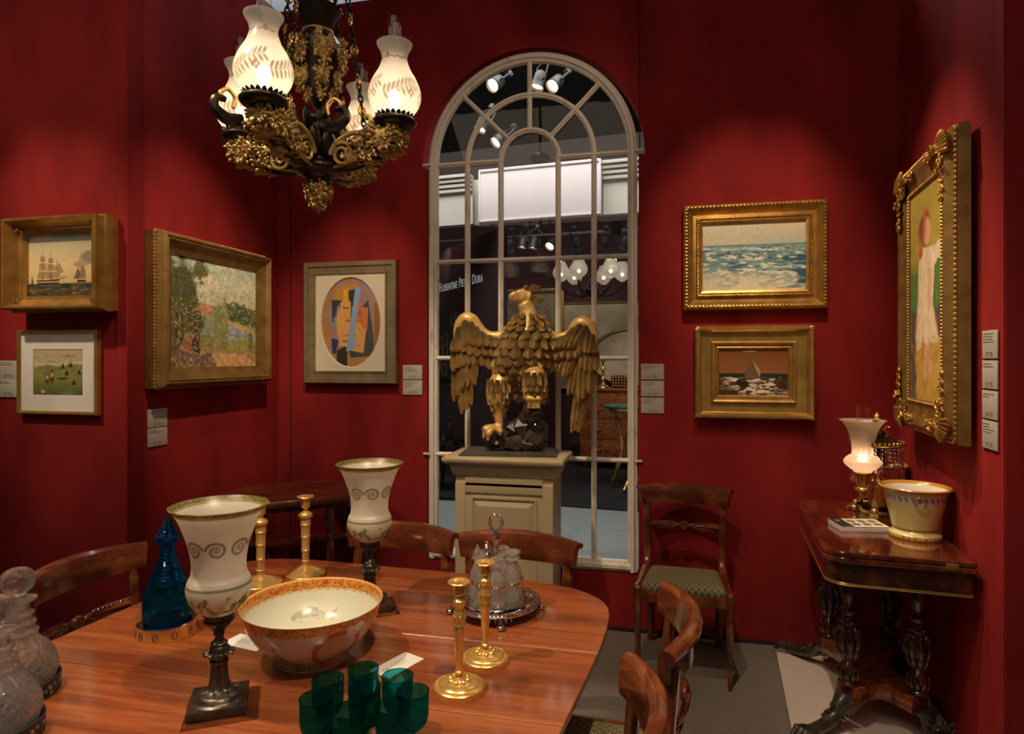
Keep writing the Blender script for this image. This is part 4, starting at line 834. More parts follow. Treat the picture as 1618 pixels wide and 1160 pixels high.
# ---------- corner table
ct = thing('corner_table', 'old many-sided mahogany table with a shelf in the back left corner', 'table', (-2.0, 3.28, 0)); off = Vector((-2.0, 3.28, 0))
PT = [Vector((x, y, 0)) for x, y in ((-2.37, 3.06), (-2.14, 2.925), (-2.0, 2.94), (-1.64, 3.235), (-1.62, 3.5), (-1.78, 3.625), (-1.93, 3.64), (-2.36, 3.37))]
slabtop('table_top', PT, 0, 0, wood('scuffed_mahogany', (.075, .016, .008), (.13, .030, .014), (.20, .052, .024), scale=3, stretch=(2, 8, 8), rough=.35, coat=.3), ct, off, [(.02, .752), (.004, .765), (.0, .785), (.003, .796), (.008, .80)])
b = MB(); b.loft([[tuple(q - off + Vector((0, 0, z))) for q in inset(PT, .03)] for z in (.735, .765)]); b.build('apron', M['rosewood'], ct)
slabtop('shelf', inset(PT, .05), 0, 0, M['rosewood_red'], ct, off, [(0, .56), (0, .58)])
for x, y in ((-2.30, 3.08), (-2.03, 2.99), (-1.76, 3.22), (-1.69, 3.47), (-1.86, 3.58), (-2.30, 3.35)):
    b = MB(); b.box(x + 2.0, y - 3.28, .37, .034, .034, .74, .004); b.build('leg', M['rosewood'], ct)
for p0, p1 in (((-2.30, 3.08), (-1.69, 3.47)), ((-2.03, 2.99), (-1.86, 3.58))):
    b = MB(); b.tube([(p0[0] + 2, p0[1] - 3.28, .55), ((p0[0] + p1[0]) / 2 + 2, (p0[1] + p1[1]) / 2 - 3.28, .2), (p1[0] + 2, p1[1] - 3.28, .55)], .010, 6); b.build('cross_brace', M['chairdark'], ct)

# ---------- cream pedestal
pd = thing('pedestal', 'stone cream panelled pedestal carrying the eagle before the window', 'pedestal', (-.795, 3.41, 0)); PH = 1.03
b = MB(); b.box(0, 0, .50, .526, .26, 1.0, .003)
for sx in (-1, 1): b.box(sx * .236, -.132, .46, .055, .014, .86, .003)
b.box(0, -.132, .865, .418, .014, .055, .003); b.box(0, -.132, .06, .53, .014, .12, .003); b.box(0, -.132, .90, .418, .014, .05, .001)
b.box(0, 0, .06, .55, .29, .12, .006); b.build('carcass', M['cream'], pd)
b = MB(); b.loft([[(-.165, -.131, .14), (.165, -.131, .14), (.165, -.131, .80), (-.165, -.131, .80)], [(-.135, -.145, .17), (.135, -.145, .17), (.135, -.145, .77), (-.135, -.145, .77)]])
for x0, x1, z0_, z1_ in ((-.18, -.165, .12, .82), (.165, .18, .12, .82), (-.165, .165, .805, .82), (-.165, .165, .12, .135)): b.box((x0 + x1) / 2, -.135, (z0_ + z1_) / 2, x1 - x0, .012, z1_ - z0_, .003)
b.build('raised_panel', M['cream'], pd, sharp=15)
b = MB(); secs = []
for o, z in ((.0, .925), (.012, .928), (.014, .94), (.020, .95), (.022, .965), (.026, .985), (.045, .992), (.055, 1.0), (.060, 1.012), (.060, 1.022), (.052, 1.03)): secs.append([(-.263 - o, -.13 - o, z), (.263 + o, -.13 - o, z), (.263 + o, .13 + o, z), (-.263 - o, .13 + o, z)])
b.loft(secs); b.build('cornice', M['cream'], pd, sharp=50)

# ---------- eagle
eg = thing('eagle_statue', 'carved gilt eagle with spread wings on dark rocks on the cream pedestal', 'statue', (-.795, 3.41, PH), radians(6))
b = MB(); secs = []
for o, z in ((.0, .0), (.0, .008), (-.012, .012), (-.03, .024)): secs.append([(-.255 - o, -.125 - o, z), (.265 + o, -.125 - o, z), (.265 + o, .125 + o, z), (-.255 - o, .125 + o, z)])
b.loft(secs); b.build('base_slab', M['slab'], eg, sharp=20)
E0 = .024; kx = .00083
def e(cx_, cy_, y=0.0): return Vector(((cx_ - 470) * kx, y, (1110 - cy_) * kx + E0))
def gold_surface(mb): return mb
def remesh(mb, name, voxel, mat, parent):
    o = mb.build(name, mat, None); m = o.modifiers.new('r', 'REMESH'); m.mode = 'VOXEL'; m.voxel_size = voxel; m.use_smooth_shade = True
    s = o.modifiers.new('s', 'SMOOTH'); s.iterations = 3; s.factor = .5
    bpy.context.view_layer.update(); me = bpy.data.meshes.new_from_object(o.evaluated_get(bpy.context.evaluated_depsgraph_get()))
    out = MB(); out.add([tuple(v.co) for v in me.vertices], [tuple(p.vertices) for p in me.polygons]); bpy.data.objects.remove(o); return out
def ell(mb, secs, seg=20):
    """lofted body: (centre, half width x, half depth y, tilt axis) horizontal-ish rings"""
    S = []
    for i, (c, rx, ry) in enumerate(secs):
        a = secs[max(i - 1, 0)][0]; d = secs[min(i + 1, len(secs) - 1)][0]; t = (Vector(d) - Vector(a)).normalized(); X = Vector((1, 0, 0)); X = (X - t * X.dot(t)); 
        if X.length < .3: X = Vector((0, 0, 1)) - t * t.z
        X.normalize(); Y_ = t.cross(X); S.append([tuple(Vector(c) + X * rx * cos(2 * pi * k / seg) + Y_ * ry * sin(2 * pi * k / seg)) for k in range(seg)])
    return mb.loft(S)
BODY = [(e(555, 800, .05), .03, .03), (e(530, 720, .05), .055, .06), (e(530, 640, .035), .092, .085), (e(545, 570, .015), .118, .100), (e(565, 500, .0), .132, .108), (e(580, 430, -.005), .135, .104), (e(588, 370, -.005), .115, .09), (e(595, 310, -.005), .080, .068), (e(600, 250, -.008), .056, .052), (e(590, 195, -.012), .044, .042), (e(572, 150, -.02), .042, .042)]
BP = cr([(c.x, c.y, c.z) for c, a, d in BODY], 3); BRs = cr([(a, d, 0) for c, a, d in BODY], 3)
body = MB(); ell(body, [(p, r.x, r.y) for p, r in zip(BP, BRs)])
# head, brow, beak
ell(body, [(e(610, 130, .0), .02, .02), (e(590, 118, -.015), .044, .042), (e(560, 112, -.022), .046, .044), (e(535, 112, -.027), .038, .037), (e(515, 114, -.03), .026, .028)])
body.tube([e(522, 104, -.03), e(500, 98, -.033), e(486, 106, -.034), e(480, 124, -.034), e(484, 142, -.034)], [.021, .017, .013, .008, .002], 10); body.tube([e(525, 128, -.028), e(503, 130, -.031), e(492, 136, -.032)], [.013, .008, .003], 8)
body.ball(e(541, 104, -.064), (.006, .005, .006), 8, 6); body.tube([e(560, 86, -.055), e(535, 86, -.062), e(520, 96, -.055)], [.009, .010, .006], 8)
# wings' arms
LW = [e(470, 400, .0), e(430, 372, .0), e(360, 368, .0), (e(300, 345, -.002)), e(255, 300, -.005), e(215, 262, -.01), e(170, 262, -.012), e(130, 320, -.01), e(112, 400, -.005)]
RW = [e(690, 400, .0), e(735, 372, .0), e(800, 376, .0), e(870, 355, -.003), e(900, 310, -.008), e(945, 285, -.012), e(990, 310, -.012), e(1020, 370, -.01), e(1030, 440, -.005)]
LR = [.05, .036, .027, .027, .033, .040, .038, .026, .012]
for Wp in (LW, RW): body.tube(cr(Wp, 4), [v.x for v in cr([(r, 0, 0) for r in LR], 4)], 12)
# thighs, shins, toes
def leg_(pts, rs): body.tube(cr(pts, 4), [v.x for v in cr([(r, 0, 0) for r in rs], 4)], 14)
leg_([e(450, 610, .0), e(415, 680, -.03), e(408, 760, -.045), e(412, 840, -.045), e(412, 900, -.05), e(412, 950, -.05), e(400, 975, -.055)], [.05, .064, .062, .040, .024, .021, .024])
leg_([e(600, 640, -.01), e(640, 640, -.075), e(652, 640, -.115), e(650, 690, -.115), e(640, 740, -.09), e(645, 775, -.085)], [.06, .066, .060, .052, .035, .026])
def toe(pts, r=.017): body.tube(cr(pts, 4), [r * (1 + .18 * sin(i * 1.05)) * (1 if i < len(pts) * 4 - 7 else .6) for i in range((len(pts) - 1) * 4 + 1)], 9)
toe([e(405, 968, -.055), e(360, 955, -.075), e(325, 975, -.085), e(318, 1030, -.09)], .019); toe([e(405, 975, -.06), e(375, 970, -.10), e(352, 1000, -.11), e(350, 1040, -.11)], .018); toe([e(415, 975, -.06), e(425, 965, -.10), e(430, 985, -.12), e(430, 1005, -.122)], .016)
for dx in (-27, 2, 30): toe([e(645, 760, -.09), e(645 + dx, 745, -.125), e(645 + dx * 1.1, 775, -.142), e(645 + dx * 1.1, 830, -.14)], .019)
F = remesh(body, 'b', .006, M['feather'], None)
def feather(mb, p, d, n, L, W, lift=.0, tip=.024):
    """carved feather with rounded tip, raised quill; p root, d direction, n outward"""
    p = Vector(p); d = Vector(d).normalized(); n = Vector(n); n = (n - d * n.dot(d)).normalized(); bb = d.cross(n); vs = []; uv = []; fs = []; cl = []; S = 8
    for i in range(S + 1):
        t = i / S; w = W * .5 * min(1, .55 + t * 1.2) * (1 if t < .75 else sqrt(max(0, 1 - ((t - .75) / .27) ** 2)))
        c = p + d * (L * t) + n * (lift * sin(t * pi * .8) + tip * t - .004 * (t > .9))
        for k in (-1, -.6, -.14, 0, .14, .6, 1): vs.append(tuple(c + bb * (w * k) + n * (W * (.13 * (1 - k * k)) + (.004 if k == 0 else 0)) - (n * .006 if abs(k) == 1 else n * 0))); uv.append((.5 + k * .5 * w / (.04), L * t * 9)); cl.append((.34 + .70 * min(1, max(0, t - .30) * 1.6),) * 3)  # roots darker than tips: recess shade put into the feather colour
    for i in range(S):
        for k in range(6): a = i * 7 + k; fs.append((a, a + 1, a + 8, a + 7))
    for k in range(7): vs.append(tuple(Vector(vs[S * 7 + k]) - n * .010)); uv.append((.5, 0)); cl.append((.3, .3, .3))  # edge under the tip darkened in colour, as shade
    for k in range(6): a = S * 7 + k; fs.append((a, a + 1, a + 8, a + 7))
    return mb.add(vs, fs, uv, cl)
RF = random.Random(5)
# body feathers: rings down the body, front side only and well round the flanks
nB = len(BP)
for ring, (ti, cnt, L, W) in enumerate([(4.4, 8, .085, .052), (6.2, 9, .09, .060), (8, 10, .095, .064), (10, 11, .098, .066), (12, 12, .098, .066), (14, 12, .095, .064), (16, 12, .090, .060), (18, 12, .080, .052), (19.8, 11, .066, .044), (21.6, 9, .056, .038), (23.5, 8, .05, .034), (25.5, 7, .042, .028)]):
    i = int(ti); fr_ = ti - i; c = BP[i].lerp(BP[min(i + 1, nB - 1)], fr_); r = BRs[i].lerp(BRs[min(i + 1, nB - 1)], fr_); c2 = BP[max(i - 3, 0)]; r2 = BRs[max(i - 3, 0)]
    for k in range(cnt):
        a = -pi / 2 + (k - (cnt - 1) / 2 + (.5 if ring % 2 else 0) * .9) * (2 * pi * .80 / cnt); p = c + Vector((r.x * cos(a), r.y * sin(a), 0)); q = c2 + Vector((r2.x * cos(a), r2.y * sin(a), 0))
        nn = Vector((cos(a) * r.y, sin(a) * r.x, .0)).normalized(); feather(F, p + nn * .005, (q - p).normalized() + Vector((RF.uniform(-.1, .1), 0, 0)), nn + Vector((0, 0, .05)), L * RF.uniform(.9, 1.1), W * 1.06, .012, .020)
# crest
for j, (x0, y0, x1, y1, w_) in enumerate(((560, 78, 680, 62, .022), (565, 85, 672, 82, .022), (580, 75, 640, 48, .018), (600, 100, 688, 150, .026), (600, 115, 665, 165, .026), (545, 75, 600, 50, .018))):
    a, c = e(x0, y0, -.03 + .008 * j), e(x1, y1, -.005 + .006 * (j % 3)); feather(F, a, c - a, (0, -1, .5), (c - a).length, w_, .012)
# thigh feathers
for cx_, cy_, cyd, hw in ((410, 650, -.110, 60), (652, 600, -.182, 62)):
    nr = 6 if cx_ < 500 else 4
    for row in reversed(range(nr)):
        rr = (.060, .062, .059, .050, .038, .028)[row] if cx_ < 500 else (.058, .062, .060, .052)[row]; yc0 = cyd + .064 + (.004 * row if cx_ < 500 else .010 * row)
        for k in range(-3, 4):
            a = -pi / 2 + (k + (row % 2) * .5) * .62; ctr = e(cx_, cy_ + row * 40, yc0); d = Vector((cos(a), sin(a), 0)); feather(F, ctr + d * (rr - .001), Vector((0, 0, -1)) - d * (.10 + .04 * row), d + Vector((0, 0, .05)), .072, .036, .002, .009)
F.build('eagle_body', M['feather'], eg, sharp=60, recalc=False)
# wings
def wing(name, arm, side, rows):
    mb = MB(); A_ = cr(arm, 6)
    for ri, (t0, t1, n_, ends, W, yo) in enumerate(rows):
        for k in range(n_):
            t = t0 + (t1 - t0) * k / max(1, n_ - 1); i = t * (len(A_) - 1); i0 = int(i); p = A_[i0].lerp(A_[min(i0 + 1, len(A_) - 1)], i - i0); p = p + Vector((0, yo, -.006))
            ex = ends[0] + (ends[2] - ends[0]) * k / max(1, n_ - 1); ey = ends[1] + (ends[3] - ends[1]) * k / max(1, n_ - 1); 
            q = e(ex + RF.uniform(-5, 5), ey + RF.uniform(-10, 10), yo + .0); L = (q - p).length
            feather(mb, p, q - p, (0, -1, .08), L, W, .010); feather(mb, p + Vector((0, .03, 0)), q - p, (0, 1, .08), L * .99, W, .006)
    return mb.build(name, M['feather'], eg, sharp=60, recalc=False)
# rows: arm fraction from..to, count, tip positions from..to, width, depth (rear rows first)
wing('left_wing', LW, -1, [(.97, .72, 4, (150, 885, 215, 830), .037, .030), (1.0, .62, 6, (100, 790, 255, 640), .036, .014), (.75, .60, 3, (155, 715, 240, 690), .036, .004), (.62, .26, 5, (195, 540, 395, 592), .060, .0), (.97, .66, 4, (108, 590, 205, 560), .044, -.010), (.66, .20, 5, (215, 490, 415, 515), .060, -.020), (.95, .62, 4, (112, 470, 200, 470), .044, -.028), (.70, .30, 5, (190, 425, 385, 440), .052, -.036)])
wing('right_wing', RW, 1, [(.97, .72, 4, (925, 985, 880, 990), .040, .030), (1.0, .60, 7, (1010, 740, 860, 750), .038, .014), (.8, .64, 3, (990, 745, 920, 790), .038, .004), (.64, .26, 5, (850, 622, 740, 597), .060, .0), (.97, .66, 4, (1030, 600, 940, 585), .046, -.010), (.66, .20, 5, (905, 520, 735, 525), .060, -.020), (.95, .62, 4, (1020, 480, 935, 480), .046, -.028), (.70, .30, 5, (890, 440, 770, 450), .052, -.036)])
# rocks
rk = MB(); RR = random.Random(9)
def rock(c, r, seed):
    R = random.Random(seed); bm = bmesh.new(); bmesh.ops.create_icosphere(bm, subdivisions=1, radius=1)
    for _ in range(5):
        nrm = Vector((R.uniform(-1, 1), R.uniform(-1, .3), R.uniform(-.6, 1))).normalized(); k = R.uniform(.55, .8)
        for v in bm.verts:
            dd = v.co.dot(nrm)
            if dd > k: v.co -= nrm * (dd - k)
    Rm = Matrix.Rotation(R.uniform(0, 6), 3, 'Z') @ Matrix.Rotation(R.uniform(-.6, .6), 3, 'X'); bm.verts.index_update()
    rk.add([tuple(Vector(c) + Vector(((Rm @ v.co).x * r[0], (Rm @ v.co).y * r[1], (Rm @ v.co).z * r[2]))) for v in bm.verts], [[v.index for v in f.verts] for f in bm.faces]); bm.free()
for j, (x, y, yy, rx, ry, rz) in enumerate(((400, 1060, -.03, .055, .07, .05), (360, 1070, -.02, .045, .06, .045), (450, 1060, -.05, .06, .05, .05), (430, 1020, -.02, .05, .06, .045), (520, 1050, -.05, .07, .06, .065), (500, 980, -.02, .05, .07, .055), (560, 960, -.03, .07, .07, .075), (600, 1060, -.05, .08, .05, .065),
        (560, 1040, .02, .1, .08, .08), (640, 1010, -.05, .07, .055, .08), (670, 1070, -.03, .05, .05, .045), (650, 930, -.06, .062, .055, .06), (620, 880, -.09, .050, .05, .055), (610, 830, -.10, .042, .045, .06), (660, 860, -.105, .045, .04, .05), (580, 900, -.05, .045, .06, .05), (645, 810, -.085, .035, .04, .035), (700, 1000, -.03, .03, .05, .08))): rock(e(x, y, yy) , (rx, ry, rz), j + 40)
rk.v = [(x, y, max(z, .0245)) for x, y, z in rk.v]
rk.build('rocks', M['rock'], eg, smooth=False)

# ---------- white plinth and card table on the right
b = MB(); hexa(b, [(.585, 3.50), (.47, 2.15), (1.09, 2.15), (1.115, 2.44), (1.19, 3.50)], 0, .05); o = b.build('display_plinth', M['plinth'], smooth=False)
tag(o, 'low white lacquered plinth on the grey carpet under the card table', 'plinth')
PZ = .05; cg = thing('card_table', 'dark carved rosewood card table with four columns and paw feet, right wall', 'table', (.90, 3.09, PZ), -radians(5)); TH = .77
def roundrect(sx, sy, r, n=8):
    P = []
    for cx_, cy_, a0 in ((sx - r, -(sy - r), -pi / 2), (sx - r if 0 else sx - .01, sy - .01, 0), (-(sx - r), sy - r, pi / 2), (-(sx - r), -(sy - r), pi)):
        rr = .01 if (cx_ > 0) else r
        if cx_ > 0: cx_ = sx - rr; cy_ = (1 if cy_ > 0 else -1) * (sy - rr)
        for i in range(n + 1): a = a0 + (pi / 2) * i / n; P.append(Vector((cx_ + rr * cos(a), cy_ + rr * sin(a), 0)))
    return P
RRp = roundrect(.25, .475, .09)
Z0 = Vector((0, 0, 0))
slabtop('table_top', RRp, 0, 0, M['rosewood_red'], cg, Z0, [(.004, TH - .019), (.0, TH - .016), (.0, TH - .003), (.003, TH)])
slabtop('lower_leaf', RRp, 0, 0, M['rosewood_red'], cg, Z0, [(.003, TH - .042), (.0, TH - .039), (.0, TH - .024), (.004, TH - .0205)])
slabtop('apron', inset(RRp, .016), 0, 0, M['rosewood'], cg, Z0, [(.004, TH - .125), (.0, TH - .12), (.0, TH - .042)])
b = MB(); P = inset(RRp, .013)
for z in (TH - .128, TH - .122): b.tube([tuple(p + Vector((0, 0, z))) for p in P], .0022, 5, True)
b.build('brass_stringing', M['brass'], cg)
b = MB(); b.box(.17, -.4745, TH - .02, .04, .004, .022, .001); b.build('hinge', M['brass'], cg)
def acanthus(mb, x, y, z0_, z1_, r, n=8, W=.03, flare=.3, down=False):
    for k in range(n):
        a = 2 * pi * k / n; d = Vector((cos(a), sin(a), 0)); p = Vector((x, y, z1_ if down else z0_)) + d * r
        mb.leaf(p, Vector((0, 0, -1 if down else 1)) + d * flare, d, abs(z1_ - z0_), W, .35, 5, .004)
prof = crp([(.026, .17), (.037, .172), (.038, .182), (.026, .196), (.034, .215), (.037, .235), (.024, .26), (.022, .268), (.034, .30), (.040, .345), (.038, .38), (.028, .415), (.034, .422), (.034, .435), (.027, .44), (.027, .462), (.033, .466), (.033, .475), (.022, .485), (.020, .50), (.031, .54), (.031, .575), (.022, .62), (.031, .627), (.031, .635), (.022, .645)], 3)
for x, y in ((-.125, -.235), (.125, -.235), (-.125, .235), (.125, .235)):
    b = MB(); b.lathe(prof, 24, (x, y, 0)); col = b.build('column', M['rosewood'], cg)
    b = MB()
    for row, (z0_, z1_, r, n) in enumerate(((.27, .35, .026, 8), (.30, .40, .036, 8), (.345, .41, .034, 8))): acanthus(b, x, y, z0_, z1_, r, n, .030, .12 - .12 * row)
    acanthus(b, x, y, .18, .245, .028, 10, .022, .15); acanthus(b, x, y, .42, .405, .03, 10, .02, .9, False); b.build('carved_leaves', M['carved'], col, sharp=60)
# concave platform
q = []; c4 = ((-.165, -.285), (.165, -.285), (.165, .285), (-.165, .285))
for i in range(4):
    a, c = Vector((*c4[i], 0)), Vector((*c4[(i + 1) % 4], 0)); d = (c - a).normalized(); n_ = Vector((-d.y, d.x, 0))
    s0, s1 = a + d * .075, c - d * .075
    for k in range(11): t = k / 10; q.append(s0.lerp(s1, t) + n_ * (.085 * sin(pi * t)))
slabtop('platform', q, 0, 0, wood('orange_rosewood', (.14, .03, .01), (.30, .075, .022), (.42, .13, .04), scale=5, stretch=(2, 4, 4), rough=.2, coat=.8, figure=1.5), cg, Z0, [(.003, .105), (.0, .11), (.0, .165), (.003, .17)])
for i, (x, y) in enumerate(c4):
    sx, sy = (1 if x > 0 else -1), (1 if y > 0 else -1); D = Vector((sx * .75, sy * .66, 0)); A0 = Vector((x - sx * .025, y - sy * .025, 0)); sd = Vector((-D.y, D.x, 0))
    ex = .17 if sx < 0 else .045
    b = MB(); P = cr([A0 + Vector((0, 0, .118)), A0 + D * (ex * .22) + Vector((0, 0, .095)), A0 + D * (ex * .38) + Vector((0, 0, .06)), A0 + D * ex * .75 + Vector((0, 0, .036)), A0 + D * (ex + .03) + Vector((0, 0, .030))], 5)
    b.tube([tuple(p) for p in P], [.046 - .0034 * k if k < 6 else .027 - .0001 * k for k in range(21)], 12)
    for k in (-1.5, -.5, .5, 1.5): b.tube([tuple(A0 + D * (ex + .02) + sd * (k * .017) + Vector((0, 0, .032))), tuple(A0 + D * (ex + .06) + sd * (k * .021) + Vector((0, 0, .036))), tuple(A0 + D * (ex + .085) + sd * (k * .022) + Vector((0, 0, .012)))], [.014, .016, .009], 8)
    vines(b, tuple(A0 + D * .06 + Vector((0, 0, .07))), 10, (.04, .03, .02), .012, seed=i, ay=(D.x, D.y, .4)); b.build('paw_foot', M['pawwood'], cg)
b = MB(); b.tube(cr([(.27, .10, .50), (.20, .08, .40), (.18, .1, .3), (.2, .0, .16), (.23, -.05, .08)], 5), .004, 6); b.box(.235, -.06, .06, .03, .05, .03, .006); o = b.build('lamp_cord', M['inkdark'], loc=(.90, 3.09, PZ), rot=(0, 0, -radians(5)))
tag(o, 'thin dark lamp cord hanging behind the card table columns', 'cord')
# ================= THINGS ON THE TABLES =================
def spiral_mask(TH, R, Z, zc, n, rr, phase=0, w=.0016, Rref=.062):
    """a running scroll: n spirals round the vessel"""
    m = np.zeros(TH.shape)
    for k in range(n):
        t0 = 2 * pi * k / n + phase; d = (TH - t0 + pi) % (2 * pi) - pi; hand = 1 if k % 2 else -1
        x = d * Rref * hand; z = (Z - zc); rad = np.sqrt(x * x + z * z); ang = np.arctan2(z, x) % (2 * pi)
        for turn in (0, 1):
            rs = rr * (1 - (ang + turn * 2 * pi) / (4 * pi) * .95); m = np.maximum(m, np.clip(1.5 - np.abs(rad - rs) / w, 0, 1) * (1.0 - .3 * turn))
        m = np.maximum(m, .9 * (rad < rr * .14))
    return m
def mixarr(c, m, col): m = np.clip(m, 0, 1)[..., None]; return c * (1 - m) + np.array(lin(col)) * m
HP = crp([(.030, .214), (.046, .226), (.061, .243), (.069, .262), (.0712, .28), (.067, .296), (.0605, .31), (.0592, .337), (.0630, .362), (.0695, .387), (.0775, .411), (.087, .436), (.097, .453), (.108, .466)], 8)
def hurricane_col(TH, R, Z, I):
    c = np.ones(TH.shape + (3,)) * np.array(lin((238, 230, 218)))
    band = (Z > .4525); c = mixarr(c, band * .95, (158, 140, 62)); c = mixarr(c, band * np.clip((fbm(TH * 20, Z * 300, 12) - .5) * 8, 0, .8), (96, 84, 36)); c = mixarr(c, (np.abs(Z - .4555) < .0012) * .9, (214, 196, 120))
    c = mixarr(c, spiral_mask(TH, R, Z, .375, 8, .0215, w=.0021), (112, 106, 62)); c = mixarr(c, (np.abs(Z - .286) < .0035) * .9, (150, 146, 108))
    lf = (fbm(TH * 5.1, Z * 70, 3) > .5) * (Z < .262 + .008 * np.sin(TH * 9)) * (Z > .228); c = mixarr(c, lf * .9, (190, 174, 84)); c = mixarr(c, lf * (fbm(TH * 14, Z * 200, 5) > .56), (104, 100, 50)); return c
hprof = [(.0, .216)] + HP + list(reversed([(r - .003, z + .001) for r, z in HP])) + [(0, .219)]
def metal_fluted(a, r, z, n=16, k=.06): return r * (1 + k * cos(n * a))
def hurricane(loc, label, rz):
    t = thing('hurricane_lamp', label, 'candle lamp', loc, rz, 'pair of hurricane lamps on bronze stems')
    g = MB(); g.lathe(hprof, 128, colf=hurricane_col); g.build('glass_shade', M['frost_hurricane'], t, sharp=60, recalc=False)
    b = MB(); b.lathe(crp([(.0, .176), (.012, .176), (.016, .18), (.026, .190), (.030, .196), (.0335, .198), (.0335, .201), (.030, .203), (.0315, .212), (.033, .222), (.034, .226), (.030, .226), (.028, .215), (.0, .214)], 3), 40)
    for k in range(12): a = k * pi / 6; vines(b, (.0305 * cos(a), .0305 * sin(a), .212), 5, (.006, .009, .003), .0028, ax=(-sin(a), cos(a), 0), ay=(cos(a), sin(a), 0), seed=k)
    b.build('socket', M['bronze_grey'], t)
    b = MB(); b.lathe(crp([(.0, .10), (.018, .10), (.0205, .103), (.0205, .107), (.016, .110), (.017, .118), (.019, .124), (.022, .128), (.021, .136), (.017, .142), (.019, .146), (.014, .150), (.010, .156), (.010, .164), (.013, .168), (.011, .172), (.014, .177), (0, .178)], 3), 32)
    for k in range(14): a = 2 * pi * k / 14; b.leaf((.018 * cos(a), .018 * sin(a), .128), (cos(a), sin(a), -.35), (cos(a) * .3, sin(a) * .3, 1), .018, .011, .3, 4, .002)
    b.build('knop', M['bronze_grey'], t)
    b = MB(); b.lathe([(.021, .040), (.0195, .048), (.0175, .06), (.016, .08), (.0150, .098), (.016, .101)], 64, mod=lambda a, r, z: r * (1 + .2 * abs(cos(7 * a))))
    for k in range(7): a = 2 * pi * k / 7; b.leaf((.020 * cos(a), .020 * sin(a), .058), (cos(a) * .9, sin(a) * .9, -.75), (cos(a), sin(a), .6), .026, .016, -.7, 5, .002)
    b.build('shaft', M['bronze_grey'], t)
    b = MB(); b.lathe(crp([(.0, .044), (.022, .043), (.032, .038), (.044, .034), (.050, .028), (.053, .024), (.057, .021), (.057, .018), (0, .018)], 3), 48, mod=lambda a, r, z: r * (1 + .010 * sin(28 * a)) if .024 < z < .036 else r)
    b.build('domed_foot', M['bronze_grey'], t)
    b = MB(); b.box(0, 0, .010, .124, .124, .020, .0015); b.build('square_plinth', M['bronze_grey'], t); return t
def acrylic(loc, rz, label):
    b = MB(); b.box(0, 0, .0015, .158, .158, .003, .0006); o = b.build('acrylic_sheet', M['acrylic'], loc=loc, rot=(0, 0, rz)); tag(o, label, 'protective sheet', 'clear sheets under the bronze lamps')
acrylic((-.985, 1.303, TZ), radians(32), 'clear sheet under the nearer hurricane lamp'); acrylic((-.905, 1.925, TZ), radians(32), 'clear sheet under the farther hurricane lamp')
hurricane((-.997, 1.305, TZ + .003), 'large frosted glass hurricane lamp with gilt scrolls nearest the camera', radians(32))
hurricane((-.915, 1.930, TZ + .003), 'frosted hurricane lamp on bronze stem behind the porcelain bowl', radians(32))

# ---------- candlesticks
def stick_front(t):
    b = MB(); b.lathe([(0, 0), (.0622, 0), (.0626, .003), (.0626, .013), (.060, .0155), (.052, .018), (.050, .0172), (.046, .021), (.036, .0235), (.034, .0228), (.028, .025), (.020, .028), (.018, .03), (0, .03)], 56)
    for k in range(8): a = k * pi / 4; b.ball((.022 * cos(a), .022 * sin(a), .029), (.007, .007, .005), 8, 5)
    for k in range(64): a = k * pi / 32; b.ball((.056 * cos(a), .056 * sin(a), .0172), .0016, 4, 3)
    b.build('foot', M['ormolu'], t)
    b = MB(); b.lathe([(0, .028), (.011, .028), (.0095, .036), (.0085, .040), (.0112, .043), (.0112, .047), (.0085, .05), (.0098, .085), (.0118, .125), (.0138, .158), (0, .158)], 32, mod=lambda a, r, z: r * (1 + .03 * abs(cos(6 * a))) if .05 < z < .157 else r); b.build('shaft', M['ormolu'], t)
    b = MB(); b.lathe(crp([(0, .158), (.0148, .158), (.0150, .164), (.0145, .168), (.0155, .176), (.0148, .186), (.0115, .197), (.0125, .205), (.0150, .213), (.0140, .219), (.008, .224), (.0065, .230), (0, .230)], 3), 32, mod=lambda a, r, z: r * (1 + .05 * cos(8 * a)) if .166 < z < .218 else r)
    for k in range(6): a = k * pi / 3; b.ball((.0145 * cos(a), .0145 * sin(a), .179), (.0045, .0045, .006), 7, 5); b.ball((.0138 * cos(a + .5), .0138 * sin(a + .5), .209), (.004, .004, .005), 7, 5)
    b.build('vase_knop', M['ormolu'], t)
    b = MB(); b.lathe([(0, .230), (.008, .230), (.013, .234), (.0142, .238), (.0138, .241), (.0132, .243), (.0135, .254), (.0142, .259), (.020, .2605), (.0275, .262), (.0285, .2645), (.027, .266), (.018, .264), (.012, .261), (.011, .245), (0, .245)], 40); b.build('nozzle', M['ormolu'], t)
